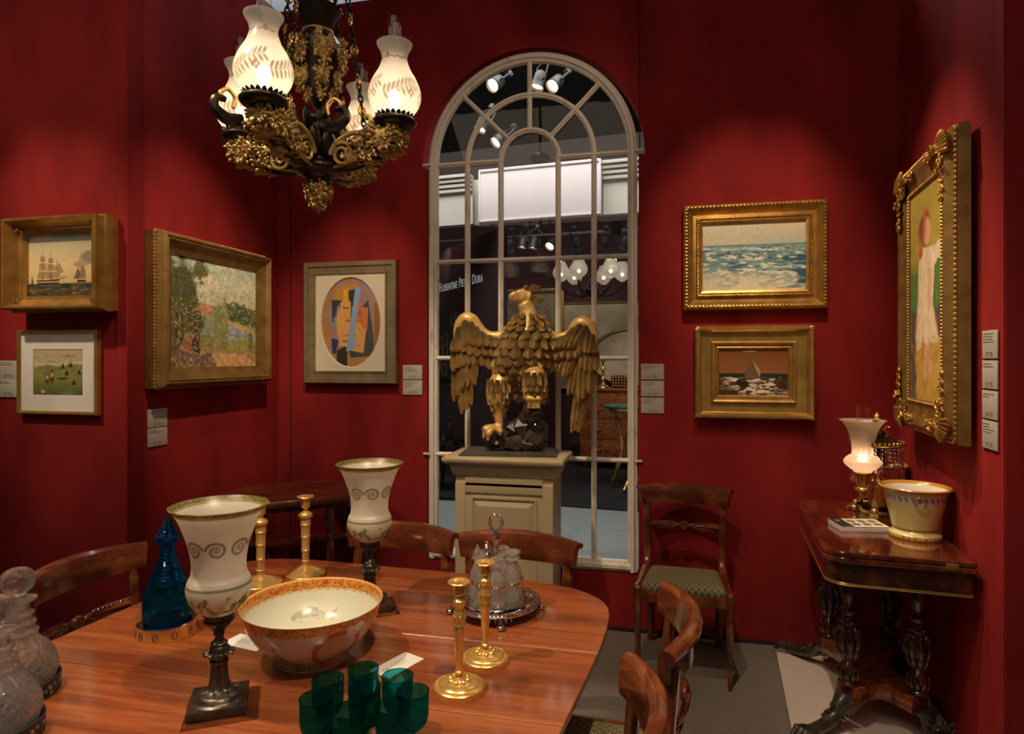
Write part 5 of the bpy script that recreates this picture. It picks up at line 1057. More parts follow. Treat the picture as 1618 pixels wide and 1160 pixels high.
def stick_rear(t):
    b = MB(); b.lathe([(0, 0), (.0715, 0), (.073, .004), (.073, .010), (.070, .013), (.062, .015), (.055, .018), (.045, .026), (.032, .031), (.022, .034), (.014, .038), (.013, .044), (.010, .050), (0, .05)], 56); b.build('foot', M['ormolu'], t)
    b = MB(); b.lathe([(0, .048), (.0105, .048), (.015, .052), (.015, .056), (.0125, .058), (.0138, .09)] + [(.0158, .092), (.0158, .095), (.0142, .097), (.0158, .099), (.0145, .101), (.0155, .141), (.0172, .143), (.0172, .146), (.0156, .148), (.0172, .150), (.0160, .152), (.0172, .186), (.0192, .188), (.0192, .191), (.0176, .193), (.0192, .195), (.018, .197), (.0190, .216)] + [(0, .216)], 36); b.build('shaft', M['ormolu_matte'], t)
    b = MB(); b.lathe([(0, .214), (.019, .214), (.0245, .218), (.0255, .222), (.0250, .228), (.022, .232), (.012, .238), (.007, .242), (.0062, .248), (0, .248)], 36); b.build('knop', M['ormolu'], t)
    b = MB(); b.lathe([(0, .246), (.008, .247), (.014, .252), (.0162, .257), (.0160, .262), (.0172, .283), (.0190, .288), (.029, .290), (.0315, .293), (.030, .295), (.022, .2945), (.014, .292), (.012, .270), (0, .27)], 40); b.build('nozzle', M['ormolu'], t)
t = thing('candlestick', 'gilt candlestick at the right of the table, nearer the green glasses', 'candlestick', (-.475, 1.499, TZ), 0, 'pair of gilt candlesticks with vase knops'); stick_front(t)
dup(t, (-.452, 1.656, TZ), .4, 'gilt candlestick between its twin and the silver cruet')
t = thing('candlestick', 'tall gilt candlestick just right of the nearest frosted lamp', 'candlestick', (-1.385, 2.035, TZ), 0, 'pair of tall ringed gilt candlesticks'); stick_rear(t)
dup(t, (-1.285, 2.165, TZ), .3, 'tall gilt candlestick standing farther back, left of the farther lamp')

# ---------- punch bowl
def bowl_col(TH, R, Z, I):
    n = I.max() + 1; outer = I < n // 2; c = np.ones(TH.shape + (3,)) * np.array(lin((222, 208, 190)))
    c = np.where(outer[..., None], c * np.array([.88, .84, .80]), np.array(lin((214, 214, 194)))[None, None, :] + 0 * c)
    pat = fbm(TH * 26, Z * 260 + R * 260, 4, 2); band = (Z > .124); c = mixarr(c, band * 1.0, (196, 116, 52)); c = mixarr(c, band * (pat > .5) * .95, (206, 152, 62)); c = mixarr(c, band * (np.abs(pat - .5) < .03), (128, 44, 22))
    c = mixarr(c, ((Z > .116) & (Z <= .124)) * .75 * (np.sin(TH * 140) > -.4), (206, 158, 84)); c = mixarr(c, (Z > .1465) * 1.0, (226, 168, 96))
    fb = outer & (Z < .017) & (Z > .003); c = mixarr(c, fb * 1.0, (150, 86, 40)); c = mixarr(c, fb * (fbm(TH * 40, Z * 300, 8, 2) > .52), (196, 150, 70))
    # two ship vignettes and the big orange medallions outside
    for th0 in (-1.75, 1.3):
        d = (TH - th0 + pi) % (2 * pi) - pi; x = d * .15; z = Z - .055
        m = outer & (np.abs(x) < .004 + .014 * np.clip(1 - np.abs(z) / .045, 0, 1)) & (z > -.025) & (z < .042); c = mixarr(c, m * (fbm(x * 400 + 9, z * 240 + 40, 3) > .45) * .75, (96, 70, 62)); c = mixarr(c, (outer & (np.abs(z + .028) < .004) & (np.abs(x) < .06)) * .5, (130, 104, 88))
    for th0 in (-.75, 2.4):
        d = (TH - th0 + pi) % (2 * pi) - pi; q = np.sqrt((d * .16 / .06) ** 2 + ((Z - .065) / .055) ** 2); c = mixarr(c, outer * (np.abs(q - 1) < .14) * 1.0, (176, 84, 44)); c = mixarr(c, outer * (q < .86) * .6, (170, 140, 110))
    # the fish painted inside the bottom
    dth = (TH - radians(112) + pi) % (2 * pi) - pi; x = -dth * .135; y = (R - .128) * 1.0 + np.where(np.abs(dth) > 1, 9, 0) - .006
    prof_ = .0135 * np.sqrt(np.clip(1 - ((x + .016) / .050) ** 2, 0, 1)); prof_ = np.where(x > .0, .0135 * np.clip(1 - (x + .008) / .052, .14, 1), prof_)
    fish = (~outer) & (np.abs(y) < prof_) & (x > -.076) & (x < .058); tail = (~outer) & (x >= .042) & (x < .062) & (np.abs(y) < .002 + (x - .042) * .75) & (np.abs(y) > (x - .050) * .5); fin = (~outer) & (y > prof_) & (y < .0135 + .007 * np.clip((x + .032) / .02, 0, 1) * np.clip((.012 - x) / .03, 0, 1)) & (x > -.032) & (x < .012)
    line = (~outer) & (np.abs(np.abs(y) - prof_) < .0010) & (x > -.066) & (x < .045)
    c = mixarr(c, fish * (.25 + .5 * (fbm(x * 500 + 50, y * 500 + 50, 5, 2) > .5)) * (y > -.004), (150, 150, 128)); c = mixarr(c, (tail | fin) * .6, (146, 144, 122)); c = mixarr(c, line * .5, (130, 128, 110)); c = mixarr(c, (~outer) & ((x + .054) ** 2 + (y - .002) ** 2 < .0017 ** 2), (40, 36, 30))
    return c
out = crp([(.0965, .0), (.0955, .006), (.093, .012), (.094, .020), (.115, .034), (.143, .060), (.165, .092), (.178, .122), (.1845, .146), (.187, .151)], 9)
inn = crp([(.184, .150), (.1795, .140), (.172, .116), (.158, .088), (.135, .060), (.105, .040), (.07, .030), (.035, .027), (.006, .0265), (0, .0265)], 9)
inn = inn[:-14] + [(r, .0268) for r in np.linspace(inn[-14][0], 0, 26)]
b = MB(); b.lathe([(0, .004), (.090, .004), (.0905, 0)] + out + inn, 320, colf=bowl_col)
o = b.build('punch_bowl', M['porcelain'], loc=(-.918, 1.583, TZ), rot=(0, 0, radians(6)), sharp=50, recalc=False); tag(o, 'large orange and gold rimmed porcelain punch bowl with a fish painted inside', 'bowl')

# ---------- coaster and blue decanter
def coaster(loc, label, r=.0785, h=.04, mats=('brass', 'inkdark'), group=None, rim='silver'):
    t = thing('decanter_coaster', label, 'coaster', loc, 0, group)
    b = MB(); b.lathe([(0, 0), (r, 0), (r, h), (r - .004, h), (r - .004, .005), (0, .005)], 64); b.build('coaster_wall', M[mats[0]], t)
    b = MB(); b.tube([(r * cos(a) * .98, r * sin(a) * .98, h) for a in np.linspace(0, 2 * pi, 65)[:-1]], .003, 6, True); b.build('rim', M[rim], t)
    b = MB(); R = random.Random(3)
    if rim == 'silver':
        for k in range(10):
            a = k * 2 * pi / 10; b = MB(); b.tube([((r + .0006) * cos(a + .09 * cos(u)), (r + .0006) * sin(a + .09 * cos(u)), h * .5 + .011 * sin(u)) for u in np.linspace(0, 2 * pi, 17)[:-1]], .0011, 4, True)
            b.ball((r * cos(a), r * sin(a), h * .5), .0022, 5, 4); b.build('painted_oval', M['inkdark'], t)
    else:
        for k in range(90):
            a = R.random() * 2 * pi; z = R.uniform(.008, h - .008)
            for q in range(6): b.ball(((r + .0004) * cos(a + .035 * cos(q * 1.05)), (r + .0004) * sin(a + .035 * cos(q * 1.05)), z + .003 * sin(q * 1.05)), .0009, 4, 3)
        b.build('gilt_sprigs', M['ormolu'], t)
    return t
coaster((-1.408, 1.615, TZ), 'gilt coaster with dark oval motifs under the blue decanter')
def ringz(prof_, z0_, z1_, n, amp):
    """add n moulded rings between two heights"""
    P = [p for p in prof_ if not (z0_ < p[1] < z1_)]; lo = [p for p in P if p[1] <= z0_]; hi = [p for p in P if p[1] >= z1_]; a, c = lo[-1], hi[0]; mid = []
    for i in range(n * 6 + 1):
        t_ = i / (n * 6); base_ = a[0] + (c[0] - a[0]) * t_; mid.append((base_ + amp * (.5 - .5 * cos(2 * pi * n * t_)), a[1] + (c[1] - a[1]) * t_))
    return lo[:-1] + mid + hi[1:]
bt = thing('blue_decanter', 'tall cobalt blue cut glass decanter with ringed neck and spire stopper', 'decanter', (-1.408, 1.615, TZ + .0055))
bprof = crp([(.045, .0), (.056, .004), (.0615, .03), (.0635, .07), (.062, .105), (.057, .13), (.050, .147)], 4)
nk = crp([(.050, .148), (.040, .172), (.029, .200), (.0215, .228), (.0185, .256)], 18); bprof += [(r + .0034 * (.5 - .5 * cos(2 * pi * 11 * i / (len(nk) - 1))), z) for i, (r, z) in enumerate(nk)] + [(.018, .262), (.034, .266), (.035, .270), (.020, .274)]
b = MB(); b.lathe(shell(bprof, .0055, .012), 72, mod=lambda a, r, z: r * (1 + .055 * abs(cos(6 * a))) if .004 < z < .125 and r > .035 else (r * (1 + .02 * abs(cos(12 * a))) if .125 <= z < .16 and r > .03 else r)); b.build('bottle', M['blueglass'], bt, sharp=30)
b = MB(); b.lathe([(0, .252), (.011, .252), (.013, .272), (.016, .277), (.028, .280), (.030, .285), (.025, .291), (.022, .294), (.024, .297), (.018, .302), (.019, .306), (.014, .311), (.0155, .314), (.011, .319), (.0125, .323), (.008, .328), (.0095, .331), (.005, .337), (.0055, .341), (.001, .345), (0, .346)], 24, mod=lambda a, r, z: r * (1 + .07 * cos(12 * a)) if z > .276 else r); b.build('stopper', M['blueglass'], bt, sharp=30)

# ---------- clear decanters
def clear_dec(loc, label, group):
    t = thing('glass_decanter', label, 'decanter', loc, 0, group)
    pr = crp([(.05, 0), (.066, .006), (.080, .035), (.083, .058), (.078, .082), (.062, .108), (.044, .126), (.034, .136)], 5)
    pr += [(.042, .140), (.043, .146), (.034, .150), (.030, .158), (.037, .163), (.038, .168), (.029, .173), (.027, .180), (.033, .185), (.034, .190), (.026, .195), (.024, .208), (.024, .214), (.038, .220), (.040, .224), (.024, .228)]
    def md(a, r, z):
        if r > .05 and .012 < z < .105:
            u = a * 9 / pi; w_ = z / .022; return r * (1 - .05 * max(0, 1 - 5 * abs(((u + w_) % 1) - .5)) - .05 * max(0, 1 - 5 * abs(((u - w_) % 1) - .5)))
        if r > .030 and .105 <= z < .137: return r * (1 + .03 * abs(cos(8 * a)))
        return r
    b = MB(); b.lathe(shell(pr, .006, .014), 108, mod=md); b.build('bottle', M['crystal'], t, sharp=22)
    b = MB(); b.lathe(crp([(0, .198), (.014, .20), (.018, .226), (.014, .232), (.018, .238), (.030, .250), (.035, .268), (.031, .286), (.018, .297), (0, .300)], 4), 40, mod=lambda a, r, z: r * (1 + .04 * abs(cos(5 * a))) if z > .24 else r); b.build('stopper', M['crystal'], t, sharp=22); return t
coaster((-1.506, 1.243, TZ), 'black coaster with gilt sprigs under the taller-looking clear decanter farther from the camera', .087, .036, ('inkdark', 'inkdark'), rim='inkdark')
clear_dec((-1.506, 1.243, TZ + .0055), 'clear cut glass decanter with ball stopper at the left edge, the farther one', 'clear cut glass decanters')
coaster((-1.373, 1.085, TZ), 'black coaster with gilt sprigs at the lower left corner', .087, .036, ('inkdark', 'inkdark'), rim='inkdark')
clear_dec((-1.373, 1.085, TZ + .0055), 'clear cut glass decanter half out of frame at the lower left, the nearer one', 'clear cut glass decanters')

# ---------- cruet
cr0 = Vector((-.507, 1.99, TZ)); ct_ = thing('cruet_stand', 'round silver cruet stand with beaded edge and loop handle', 'cruet stand', cr0)
b = MB(); b.lathe([(0, .030), (.120, .030), (.128, .028), (.137, .030), (.140, .036), (.136, .041), (.126, .038), (.118, .040), (.112, .046), (.104, .044), (.10, .040), (0, .040)], 72)
for k in range(76): a = k * pi / 38; b.ball((.1375 * cos(a), .1375 * sin(a), .040), .0042, 6, 4)
b.build('tray', M['silver'], ct_)
for k in range(4):
    a = radians(20 + 90 * k); d = Vector((cos(a), sin(a), 0)); b = MB(); b.tube(cr([d * .118 + Vector((0, 0, .036)), d * .132 + Vector((0, 0, .030)), d * .140 + Vector((0, 0, .016)), d * .146 + Vector((0, 0, .008))], 4), [.009 - .0002 * i for i in range(13)], 8); b.ball(d * .147 + Vector((0, 0, .009)), (.013, .013, .009), 10, 6)
    for q in range(-2, 3): dd = Vector((cos(a + q * .12), sin(a + q * .12), 0)); b.tube([dd * .125 + Vector((0, 0, .038)), dd * .135 + Vector((0, 0, .026)), dd * .140 + Vector((0, 0, .017))], [.002, .004, .002], 5)
    b.build('scroll_foot', M['silver'], ct_)
b = MB(); b.tube([(0, 0, .04), (0, 0, .20)], .0045, 10); b.lathe(crp([(.0045, .19), (.010, .20), (.006, .215), (.011, .235), (.009, .25), (.005, .26)], 3), 16, mod=lambda a, r, z: r * (1 + .15 * cos(5 * a)))
lp = [(.020 * sin(a), 0, .283 - .026 * cos(a)) for a in np.linspace(0, 2 * pi, 33)[:-1]]
b.tube(lp, [.0042 + .0018 * (i % 2) for i in range(32)], 7, True)
for i in range(0, 32, 2): b.ball(lp[i], .0062, 6, 4)
b.build('loop_handle', M['silver'], ct_)
NBt = 7; rad = .060; b = MB()
for k in range(NBt):
    a = 2 * pi * k / NBt - 1.25; b.tube([(rad * cos(a) + .0285 * cos(u), rad * sin(a) + .0285 * sin(u), .105) for u in np.linspace(0, 2 * pi, 25)[:-1]], .0025, 6, True, flat=1.6)
    b.tube([((rad + .03) * cos(a), (rad + .03) * sin(a), .04), ((rad + .03) * cos(a), (rad + .03) * sin(a), .105)], .002, 6)
b.build('bottle_rings', M['silver'], ct_)
labs = ['stoppered cut glass bottle at the front of the cruet stand, right of the handle', 'wide stoppered bottle at the right of the cruet stand', 'stoppered bottle at the back right of the cruet stand', 'cut glass bottle at the back of the cruet stand', 'pointed-top caster just left of the cruet handle', 'pointed-top caster at the left of the cruet stand', 'pointed-top caster at the front left of the cruet stand']
for k in range(NBt):
    a = 2 * pi * k / NBt - 1.25; x, y = rad * cos(a), rad * sin(a); t = thing('cruet_bottle', labs[k], 'bottle', cr0 + Vector((x, y, .0405)), 0, 'cut glass bottles in the cruet')
    s_ = 1.08 if k in (1,) else 1.0; pr = [(.020, 0), (.0245, .002), (.0255, .01), (.0255, .075), (.024, .085), (.016, .103), (.012, .112), (.0115, .122)] + ([(.020, .126), (.020, .129), (.012, .131)] if k < 4 else [(.015, .125), (.017, .130)])
    pr = [(r * s_, z * s_) for r, z in pr]; b = MB()
    b.lathe(shell(pr, .003, .006), 36, mod=lambda a_, r, z: r * (1 - .05 * abs(sin(9 * a_)) - .02 * abs(sin(z * 400))) if r > .018 and z < .08 else r); b.build('bottle', M['crystal_cruet'], t, sharp=22)
    b = MB()
    if k < 4: b.lathe([(0, .112 * s_), (.009, .114 * s_), (.010, .130 * s_), (.008, .135 * s_), (.020, .142 * s_), (.022, .147 * s_), (.015, .152 * s_), (0, .155 * s_)], 20, mod=lambda a_, r, z: r * (1 + .08 * cos(8 * a_))); b.build('stopper', M['crystal_cruet'], t, sharp=22)
    else: b.lathe([(0, .128), (.0185, .128), (.0185, .131), (.014, .135), (.0165, .142), (.012, .152), (.006, .160), (.003, .163), (.0045, .167), (.002, .171), (0, .172)], 20); b.build('stopper', M['crystal_cruet'] if k != 4 else M['silver'], t, sharp=25)

# ---------- green glasses
spots_ = [(518, 1072, 'green wine glass at the back left of the group'), (574, 1056, 'green wine glass at the very back, middle of the group'), (628, 1068, 'green wine glass at the back right beside the white card'), (500, 1102, 'green wine glass at the far left of the group'),
          (576, 1085, 'green wine glass in the centre of the group'), (652, 1092, 'green wine glass at the far right of the group'), (551, 1121, 'green wine glass at the front left of the group'), (620, 1114, 'green wine glass at the front right of the group')]
def zpt(px, py, z):
    d = Vector((-sin(YAW) + (px - CX) / F_PX * cos(YAW), cos(YAW) + (px - CX) / F_PX * sin(YAW), 0)); k = (z - CAMH) / (-(py - HY) / F_PX); return d * k
g0 = None
for px, py, lab in spots_:
    q = zpt(px, py, TZ + .122)
    if g0 is None:
        g0 = thing('wine_glass', lab, 'glass', (0, 0, 0), 0, 'green wine glasses'); bp = crp([(.006, .042), (.018, .046), (.028, .056), (.0325, .070), (.0335, .085), (.0335, .105), (.0338, .122)], 3)
        b = MB(); b.lathe([(0, .0425)] + bp + [(r - .0016, z) for r, z in reversed(bp[2:])] + [(0, .050)], 40); b.tube([(.0335 * cos(a), .0335 * sin(a), .122) for a in np.linspace(0, 2 * pi, 41)[:-1]], .0011, 6, True); b.build('bowl', M['greenglass'], g0, sharp=60)
        b = MB(); b.lathe([(0, 0), (.030, 0), (.0305, .002), (.022, .004), (.008, .007), (.005, .012), (.0045, .02), (.008, .024), (.0085, .028), (.0045, .032), (.005, .040), (0, .043)], 28); b.build('foot_and_stem', M['greenglass'], g0, sharp=60); t = g0
    else: t = dup(g0, (0, 0, 0), 0, lab)
    t.location = (q.x, q.y, TZ)
# ---------- cards
def card(loc, rz, label, w, h, tilt=0.0):
    t = thing('description_card', label, 'card', loc, rz, 'cards on the dining table'); b = MB(); b.box(0, 0, .001, w, h, .0014, .0004); b.build('card', M['paper'], t); b = MB(); m = w * .28
    for dx, dy, sx, sy in ((0, .009, .02, .0012), (0, -.009, .02, .0012), (-.0095, 0, .0012, .018), (.0095, 0, .0012, .018), (0, 0, .006, .006)): b.box(-m + dx, dy, .0019, sx, sy, .0004)
    for i in range(3): b.box(m * .3, .010 - i * .008, .0019, w * (.4 - .06 * i), .0012, .0004)
    b.build('print', M['ink'], t, smooth=False)
card((-1.14, 1.615, TZ), radians(170), 'white card on the table between the nearest lamp and the punch bowl', .13, .07); card((-.672, 1.585, TZ), radians(68), 'white card on the table behind the green glasses', .13, .07)
# ---------- things on the card table
TZ2 = PZ + TH
def pot_col(TH_, R, Z, I):
    n = I.max() + 1; outer = I < n * .55; c = np.ones(TH_.shape + (3,)) * np.array(lin((226, 216, 140))); c = np.where(outer[..., None], c, np.array(lin((232, 224, 214)))[None, None, :] + 0 * c)
    bnd = outer & (Z > .150) & (Z < .183); c = mixarr(c, bnd * 1.0, (214, 202, 196)); u = (TH_ * 15 / pi) % 1; v = (Z - .1665) / .011
    c = mixarr(c, bnd * (np.abs(np.abs(v) - (1 - u)) < .22), (120, 76, 60)); c = mixarr(c, bnd * (np.abs(v) < .1), (120, 80, 60)); c = mixarr(c, outer & (np.abs(Z - .149) < .0015), (120, 66, 40)); c = mixarr(c, outer & (np.abs(Z - .1835) < .0015), (120, 66, 40))
    g = (Z > .196) | (outer & ((np.abs(Z - .038) < .004) | ((Z < .008) & (R > .08)))); c = mixarr(c, g * 1.0, (190, 132, 48)); c = mixarr(c, outer & (Z >= .008) & (Z < .018) & (np.sin(TH_ * 90) > 0), (150, 96, 70)); return c
po = crp([(.093, 0), (.095, .004), (.095, .016), (.090, .022), (.080, .030), (.078, .036), (.082, .041), (.090, .075), (.103, .13), (.113, .18), (.117, .194), (.127, .198), (.131, .204), (.127, .209)], 5)
pi_ = crp([(.122, .207), (.110, .19), (.100, .14), (.085, .07), (.070, .045), (0, .042)], 6)
pt_ = thing('cachepot', 'pale yellow porcelain cachepot with gilt rim nearest on the card table', 'pot', (1.022, 2.93, TZ2), 0, 'pair of pale yellow cachepots')
b = MB(); b.lathe([(0, .003), (.088, .003)] + po + pi_, 150, colf=pot_col); b.build('pot_body', M['porcelain'], pt_, sharp=50, recalc=False)
for a in (-1.75, 1.39):
    b = MB(); d = Vector((cos(a), sin(a), 0)); s_ = Vector((-sin(a), cos(a), 0)); c = d * .112 + Vector((0, 0, .16)); b.tube([tuple(c + s_ * (.019 * sin(u)) + Vector((0, 0, -.002 - .022 * cos(u))) + d * (.004 - .003 * cos(u))) for u in np.linspace(0, 2 * pi, 25)[:-1]], .0022, 6, True); b.ball(c + Vector((0, 0, .018)), .005, 8, 5); b.build('ring_handle', M['brass'], pt_)
dup(pt_, (1.062, 3.515, TZ2), .4, 'pale yellow porcelain cachepot half hidden behind the glass lamp')
bk = thing('catalogue', 'small thick white paper booklet with colour pictures on the card table', 'booklet', (.833, 3.02, TZ2), radians(9))
b = MB(); b.box(0, 0, .0115, .195, .135, .022, .001); b.build('pages', M['paper'], bk); b = MB(); b.box(0, 0, .0232, .197, .137, .0012, .0003); b.build('cover', M['paper'], bk); b = MB(); b.box(-.071, 0, .0243, .053, .1365, .0006); b.build('black_band', M['inkdark'], bk)
R = random.Random(2)
for i in range(3):
    for j in range(2):
        pc = Pic(14, 12).grad([(0, (60 + 40 * i, 40 + 20 * j, 30)), (1, (180 - 50 * j, 120 + 20 * i, 80))]).blob(.5, .5, .3, .3, (220 - 60 * i, 150, 90), .4, i + j)
        o = pc.mesh('cover_picture', .030, .038, bk, 0); o.rotation_euler = (-pi / 2, 0, 0); o.location = (-.02 + i * .044, -.027 + j * .052, .0248)
b = MB()
for dx, dy, sx, sy in ((0, .007, .016, .0014), (0, -.007, .016, .0014), (-.0075, 0, .0014, .014), (.0075, 0, .0014, .014), (0, 0, .006, .002)): b.box(-.071 + dx, .03 + dy, .0249, sx, sy, .0004)
b.build('square_mark', M['paper'], bk)
# argand lamp
al = thing('argand_lamp', 'lit argand lamp with white glass shade, prisms and gilt paw feet', 'lamp', (.98, 3.262, TZ2), radians(0))
b = MB()
for k in range(3):
    a = radians(-112 + 120 * k); c = radians(-112 + 120 * (k + 1)); A3 = Vector((.105 * cos(a), .105 * sin(a), .045)); C3 = Vector((.105 * cos(c), .105 * sin(c), .045)); m_ = (A3 + C3) * .5; m_ = Vector((m_.x * .55, m_.y * .55, .045)); b.tube(cr([A3, m_, C3], 8), .012, 6, flat=.7)
b.lathe([(0, .035), (.062, .035), (.062, .055), (0, .055)], 24); b.build('triangular_base', M['bronze'], al)
b = MB()
for k in range(3):
    a = radians(-112 + 120 * k); d = Vector((cos(a), sin(a), 0)); s_ = Vector((-sin(a), cos(a), 0)); b.ball(d * .112 + Vector((0, 0, .018)), (.019, .019, .017), 10, 7); b.ball(d * .105 + Vector((0, 0, .045)), (.018, .018, .015), 10, 6)
    for j in (-1, 0, 1): b.tube([d * .118 + s_ * j * .011 + Vector((0, 0, .030)), d * .136 + s_ * j * .013 + Vector((0, 0, .020)), d * .142 + s_ * j * .013 + Vector((0, 0, .006))], [.008, .009, .005], 6)
    b.tube(cr([d * .09 + Vector((0, 0, .055)), d * .07 + Vector((0, 0, .08)), d * .04 + Vector((0, 0, .085)), d * .025 + Vector((0, 0, .14))], 4), [.016 - .0006 * i for i in range(13)], 8); vines(b, d * .06 + Vector((0, 0, .075)), 6, (.02, .015, .01), .007, seed=k, ay=(d.x, d.y, .6))
b.lathe(crp([(.035, .055), (.03, .09), (.026, .14), (.032, .16), (.024, .175), (.02, .20), (.035, .235), (.06, .25), (.062, .256), (0, .258)], 3), 24, mod=lambda a, r, z: r * (1 + .06 * cos(9 * a))); b.build('gilt_stem', M['brass'], al)
b = MB(); b.lathe([(0, .325), (.100, .325), (.108, .335), (.106, .345), (.09, .352), (.06, .366), (.045, .372), (0, .374)], 40); b.lathe(crp([(.02, .25), (.035, .27), (.03, .32), (.045, .37), (.03, .395), (.012, .41), (0, .42)], 3), 20); b.build('font', M['bronze'], al)
b = MB()
for k in range(36): a = k * pi / 18; b.leaf((.107 * cos(a), .107 * sin(a), .338), (cos(a) * .4, sin(a) * .4, .8), (cos(a), sin(a), 0), .016, .014, .2, 3, .002)
b.tube([(.107 * cos(a), .107 * sin(a), .334) for a in np.linspace(0, 2 * pi, 41)[:-1]], .004, 5, True)
for s_ in (-1, 1): b.tube(cr([(.02 * s_, -.05, .372), (.03 * s_, -.055, .392), (.012 * s_, -.06, .40), (.022 * s_, -.062, .42), (.03 * s_, -.07, .418)], 4), [.006 - .0002 * i for i in range(17)], 6)
b.lathe(crp([(.0, .44), (.016, .442), (.02, .448), (.01, .456), (.013, .465), (.004, .474), (0, .48)], 3), 16); b.tube([(0, 0, .40), (0, 0, .445)], .006, 8); b.build('gilt_mounts', M['brass'], al)
b = MB()
for k in range(26):
    a = k * 2 * pi / 26; d = Vector((.104 * cos(a), .104 * sin(a), 0))
    for j in range(5): b.ball(d + Vector((0, 0, .318 - j * .018)), (.0075, .0045, .0085), 6, 4, Matrix.Rotation(a + pi / 2, 3, 'Z'))
    b.loft([[tuple(d + Matrix.Rotation(a, 3, 'Z') @ Vector((rr * cos(u), rr * sin(u), z))) for u in (0, 2.09, 4.19)] for rr, z in ((.002, .238), (.0075, .228), (.0075, .17), (.001, .155))])
b.build('prisms', M['prism'], al, smooth=False)
ax_ = Vector((-.075, -.055, 0))
b = MB(); b.tube(cr([(0, 0, .262), (ax_.x * .4, ax_.y * .4, .225), (ax_.x * .8, ax_.y * .8, .145), (ax_.x, ax_.y, .14)], 5), .008, 8); b.lathe(crp([(0, .108), (.012, .115), (.034, .128), (.037, .136), (.034, .142), (.020, .146), (.020, .20), (.034, .206), (.037, .212), (0, .213)], 2), 28, (ax_.x, ax_.y, 0)); b.build('burner', M['brass'], al)
lamp_o = Vector((.98, 3.262, TZ2)) + ax_; AX = ax_
sp_ = crp([(.038, .212), (.040, .218), (.060, .232), (.077, .250), (.077, .266), (.060, .284), (.044, .292), (.047, .298), (.044, .304), (.046, .33), (.052, .365), (.066, .41), (.086, .440), (.097, .448)], 5)
def shade_col(TH_, R, Z, I): return np.ones(TH_.shape + (3,)) * np.array(lin((240, 224, 208)))
b = MB(); b.lathe(sp_ + [(r - .002, z) for r, z in reversed(sp_)], 48, (ax_.x, ax_.y, 0), colf=shade_col); b.build('glass_shade', M['frost'], al, sharp=60, recalc=False)
b = MB(); b.lathe([(.022, .215), (.022, .30), (.026, .33), (.026, .515)], 28, (ax_.x, ax_.y, 0)); b.v = b.v; o = MB()
def tubeglass(mb, prof_, seg, c):
    n = len(prof_); vs = [(c[0] + r * cos(2 * pi * j / seg), c[1] + r * sin(2 * pi * j / seg), c[2] + z) for r, z in prof_ for j in range(seg)]; mb.add(vs, [(i * seg + j, i * seg + (j + 1) % seg, (i + 1) * seg + (j + 1) % seg, (i + 1) * seg + j) for i in range(n - 1) for j in range(seg)]); return mb
tubeglass(o, [(.020, .215), (.020, .30), (.026, .33), (.026, .515)], 28, (ax_.x, ax_.y, 0)); o.build('chimney', M['chimney'], al)
b = MB(); b.ball((ax_.x, ax_.y, .275), (.008, .008, .014), 10, 7); b.build('bulb', M['bulb'], al)
# ================= CHANDELIER =================
CC = Vector((-1.034, 1.815, 0)); Vw = Vector((-sin(YAW), cos(YAW), 0)); Rt = Vector((cos(YAW), sin(YAW), 0))
cd = thing('chandelier', 'hanging bronze and gilt chandelier with four lit frosted glass shades', 'chandelier', (CC.x, CC.y, 2.0))
ZB = 2.0
def zz(z): return z - ZB
arms = [(-.078, -.236), (.252, -.075), (.081, .236), (-.260, .055)]
# central body
b = MB(); b.lathe(crp([(.0, zz(2.085)), (.030, zz(2.088)), (.042, zz(2.11)), (.070, zz(2.125)), (.076, zz(2.135)), (.070, zz(2.148)), (.05, zz(2.155)), (.045, zz(2.17)), (.055, zz(2.2)), (.05, zz(2.24)), (.036, zz(2.27)), (.04, zz(2.29)), (.03, zz(2.30)), (.0, zz(2.31))], 3), 36, mod=lambda a, r, z: r * (1 + .02 * cos(24 * a)))
acanthus(b, 0, 0, zz(2.16), zz(2.26), .046, 10, .035, .2); acanthus(b, 0, 0, zz(2.24), zz(2.32), .035, 8, .03, .5); b.build('hub', M['bronze'], cd, sharp=60)
b = MB(); b.lathe(crp([(.0, zz(2.30)), (.012, zz(2.305)), (.010, zz(2.32)), (.022, zz(2.345)), (.048, zz(2.40)), (.066, zz(2.46)), (.072, zz(2.505)), (.062, zz(2.54)), (.045, zz(2.555)), (.04, zz(2.565)), (.045, zz(2.58)), (.062, zz(2.615)), (.072, zz(2.63)), (.065, zz(2.635)), (.0, zz(2.62))], 3), 56, mod=lambda a, r, z: r * (1 + .035 * cos(22 * a)) if z > zz(2.565) else r); b.build('urn', M['bronze'], cd)
b = MB()
for k in range(6):
    a = k * pi / 3 + .2; d = Vector((cos(a), sin(a), 0)); s_ = Vector((-sin(a), cos(a), 0))
    vines(b, d * .070 + Vector((0, 0, zz(2.49))), 34, (.032, .042, .020), .009, ax=s_, ay=d, seed=k); vines(b, d * .055 + Vector((0, 0, zz(2.415))), 20, (.022, .035, .014), .008, ax=s_, ay=d, seed=k + 9); vines(b, d * .035 + Vector((0, 0, zz(2.365))), 10, (.012, .02, .008), .006, ax=s_, ay=d, seed=k + 19)
b.tube([(.044 * cos(a), .044 * sin(a), zz(2.562)) for a in np.linspace(0, 2 * pi, 33)[:-1]], .004, 6, True); b.build('gilt_vine_mounts', M['gilt_antique'], cd, sharp=60)
b = MB(); b.lathe(crp([(.0, zz(2.015)), (.012, zz(2.02)), (.030, zz(2.045)), (.034, zz(2.07)), (.028, zz(2.09)), (0, zz(2.092))], 3), 16)
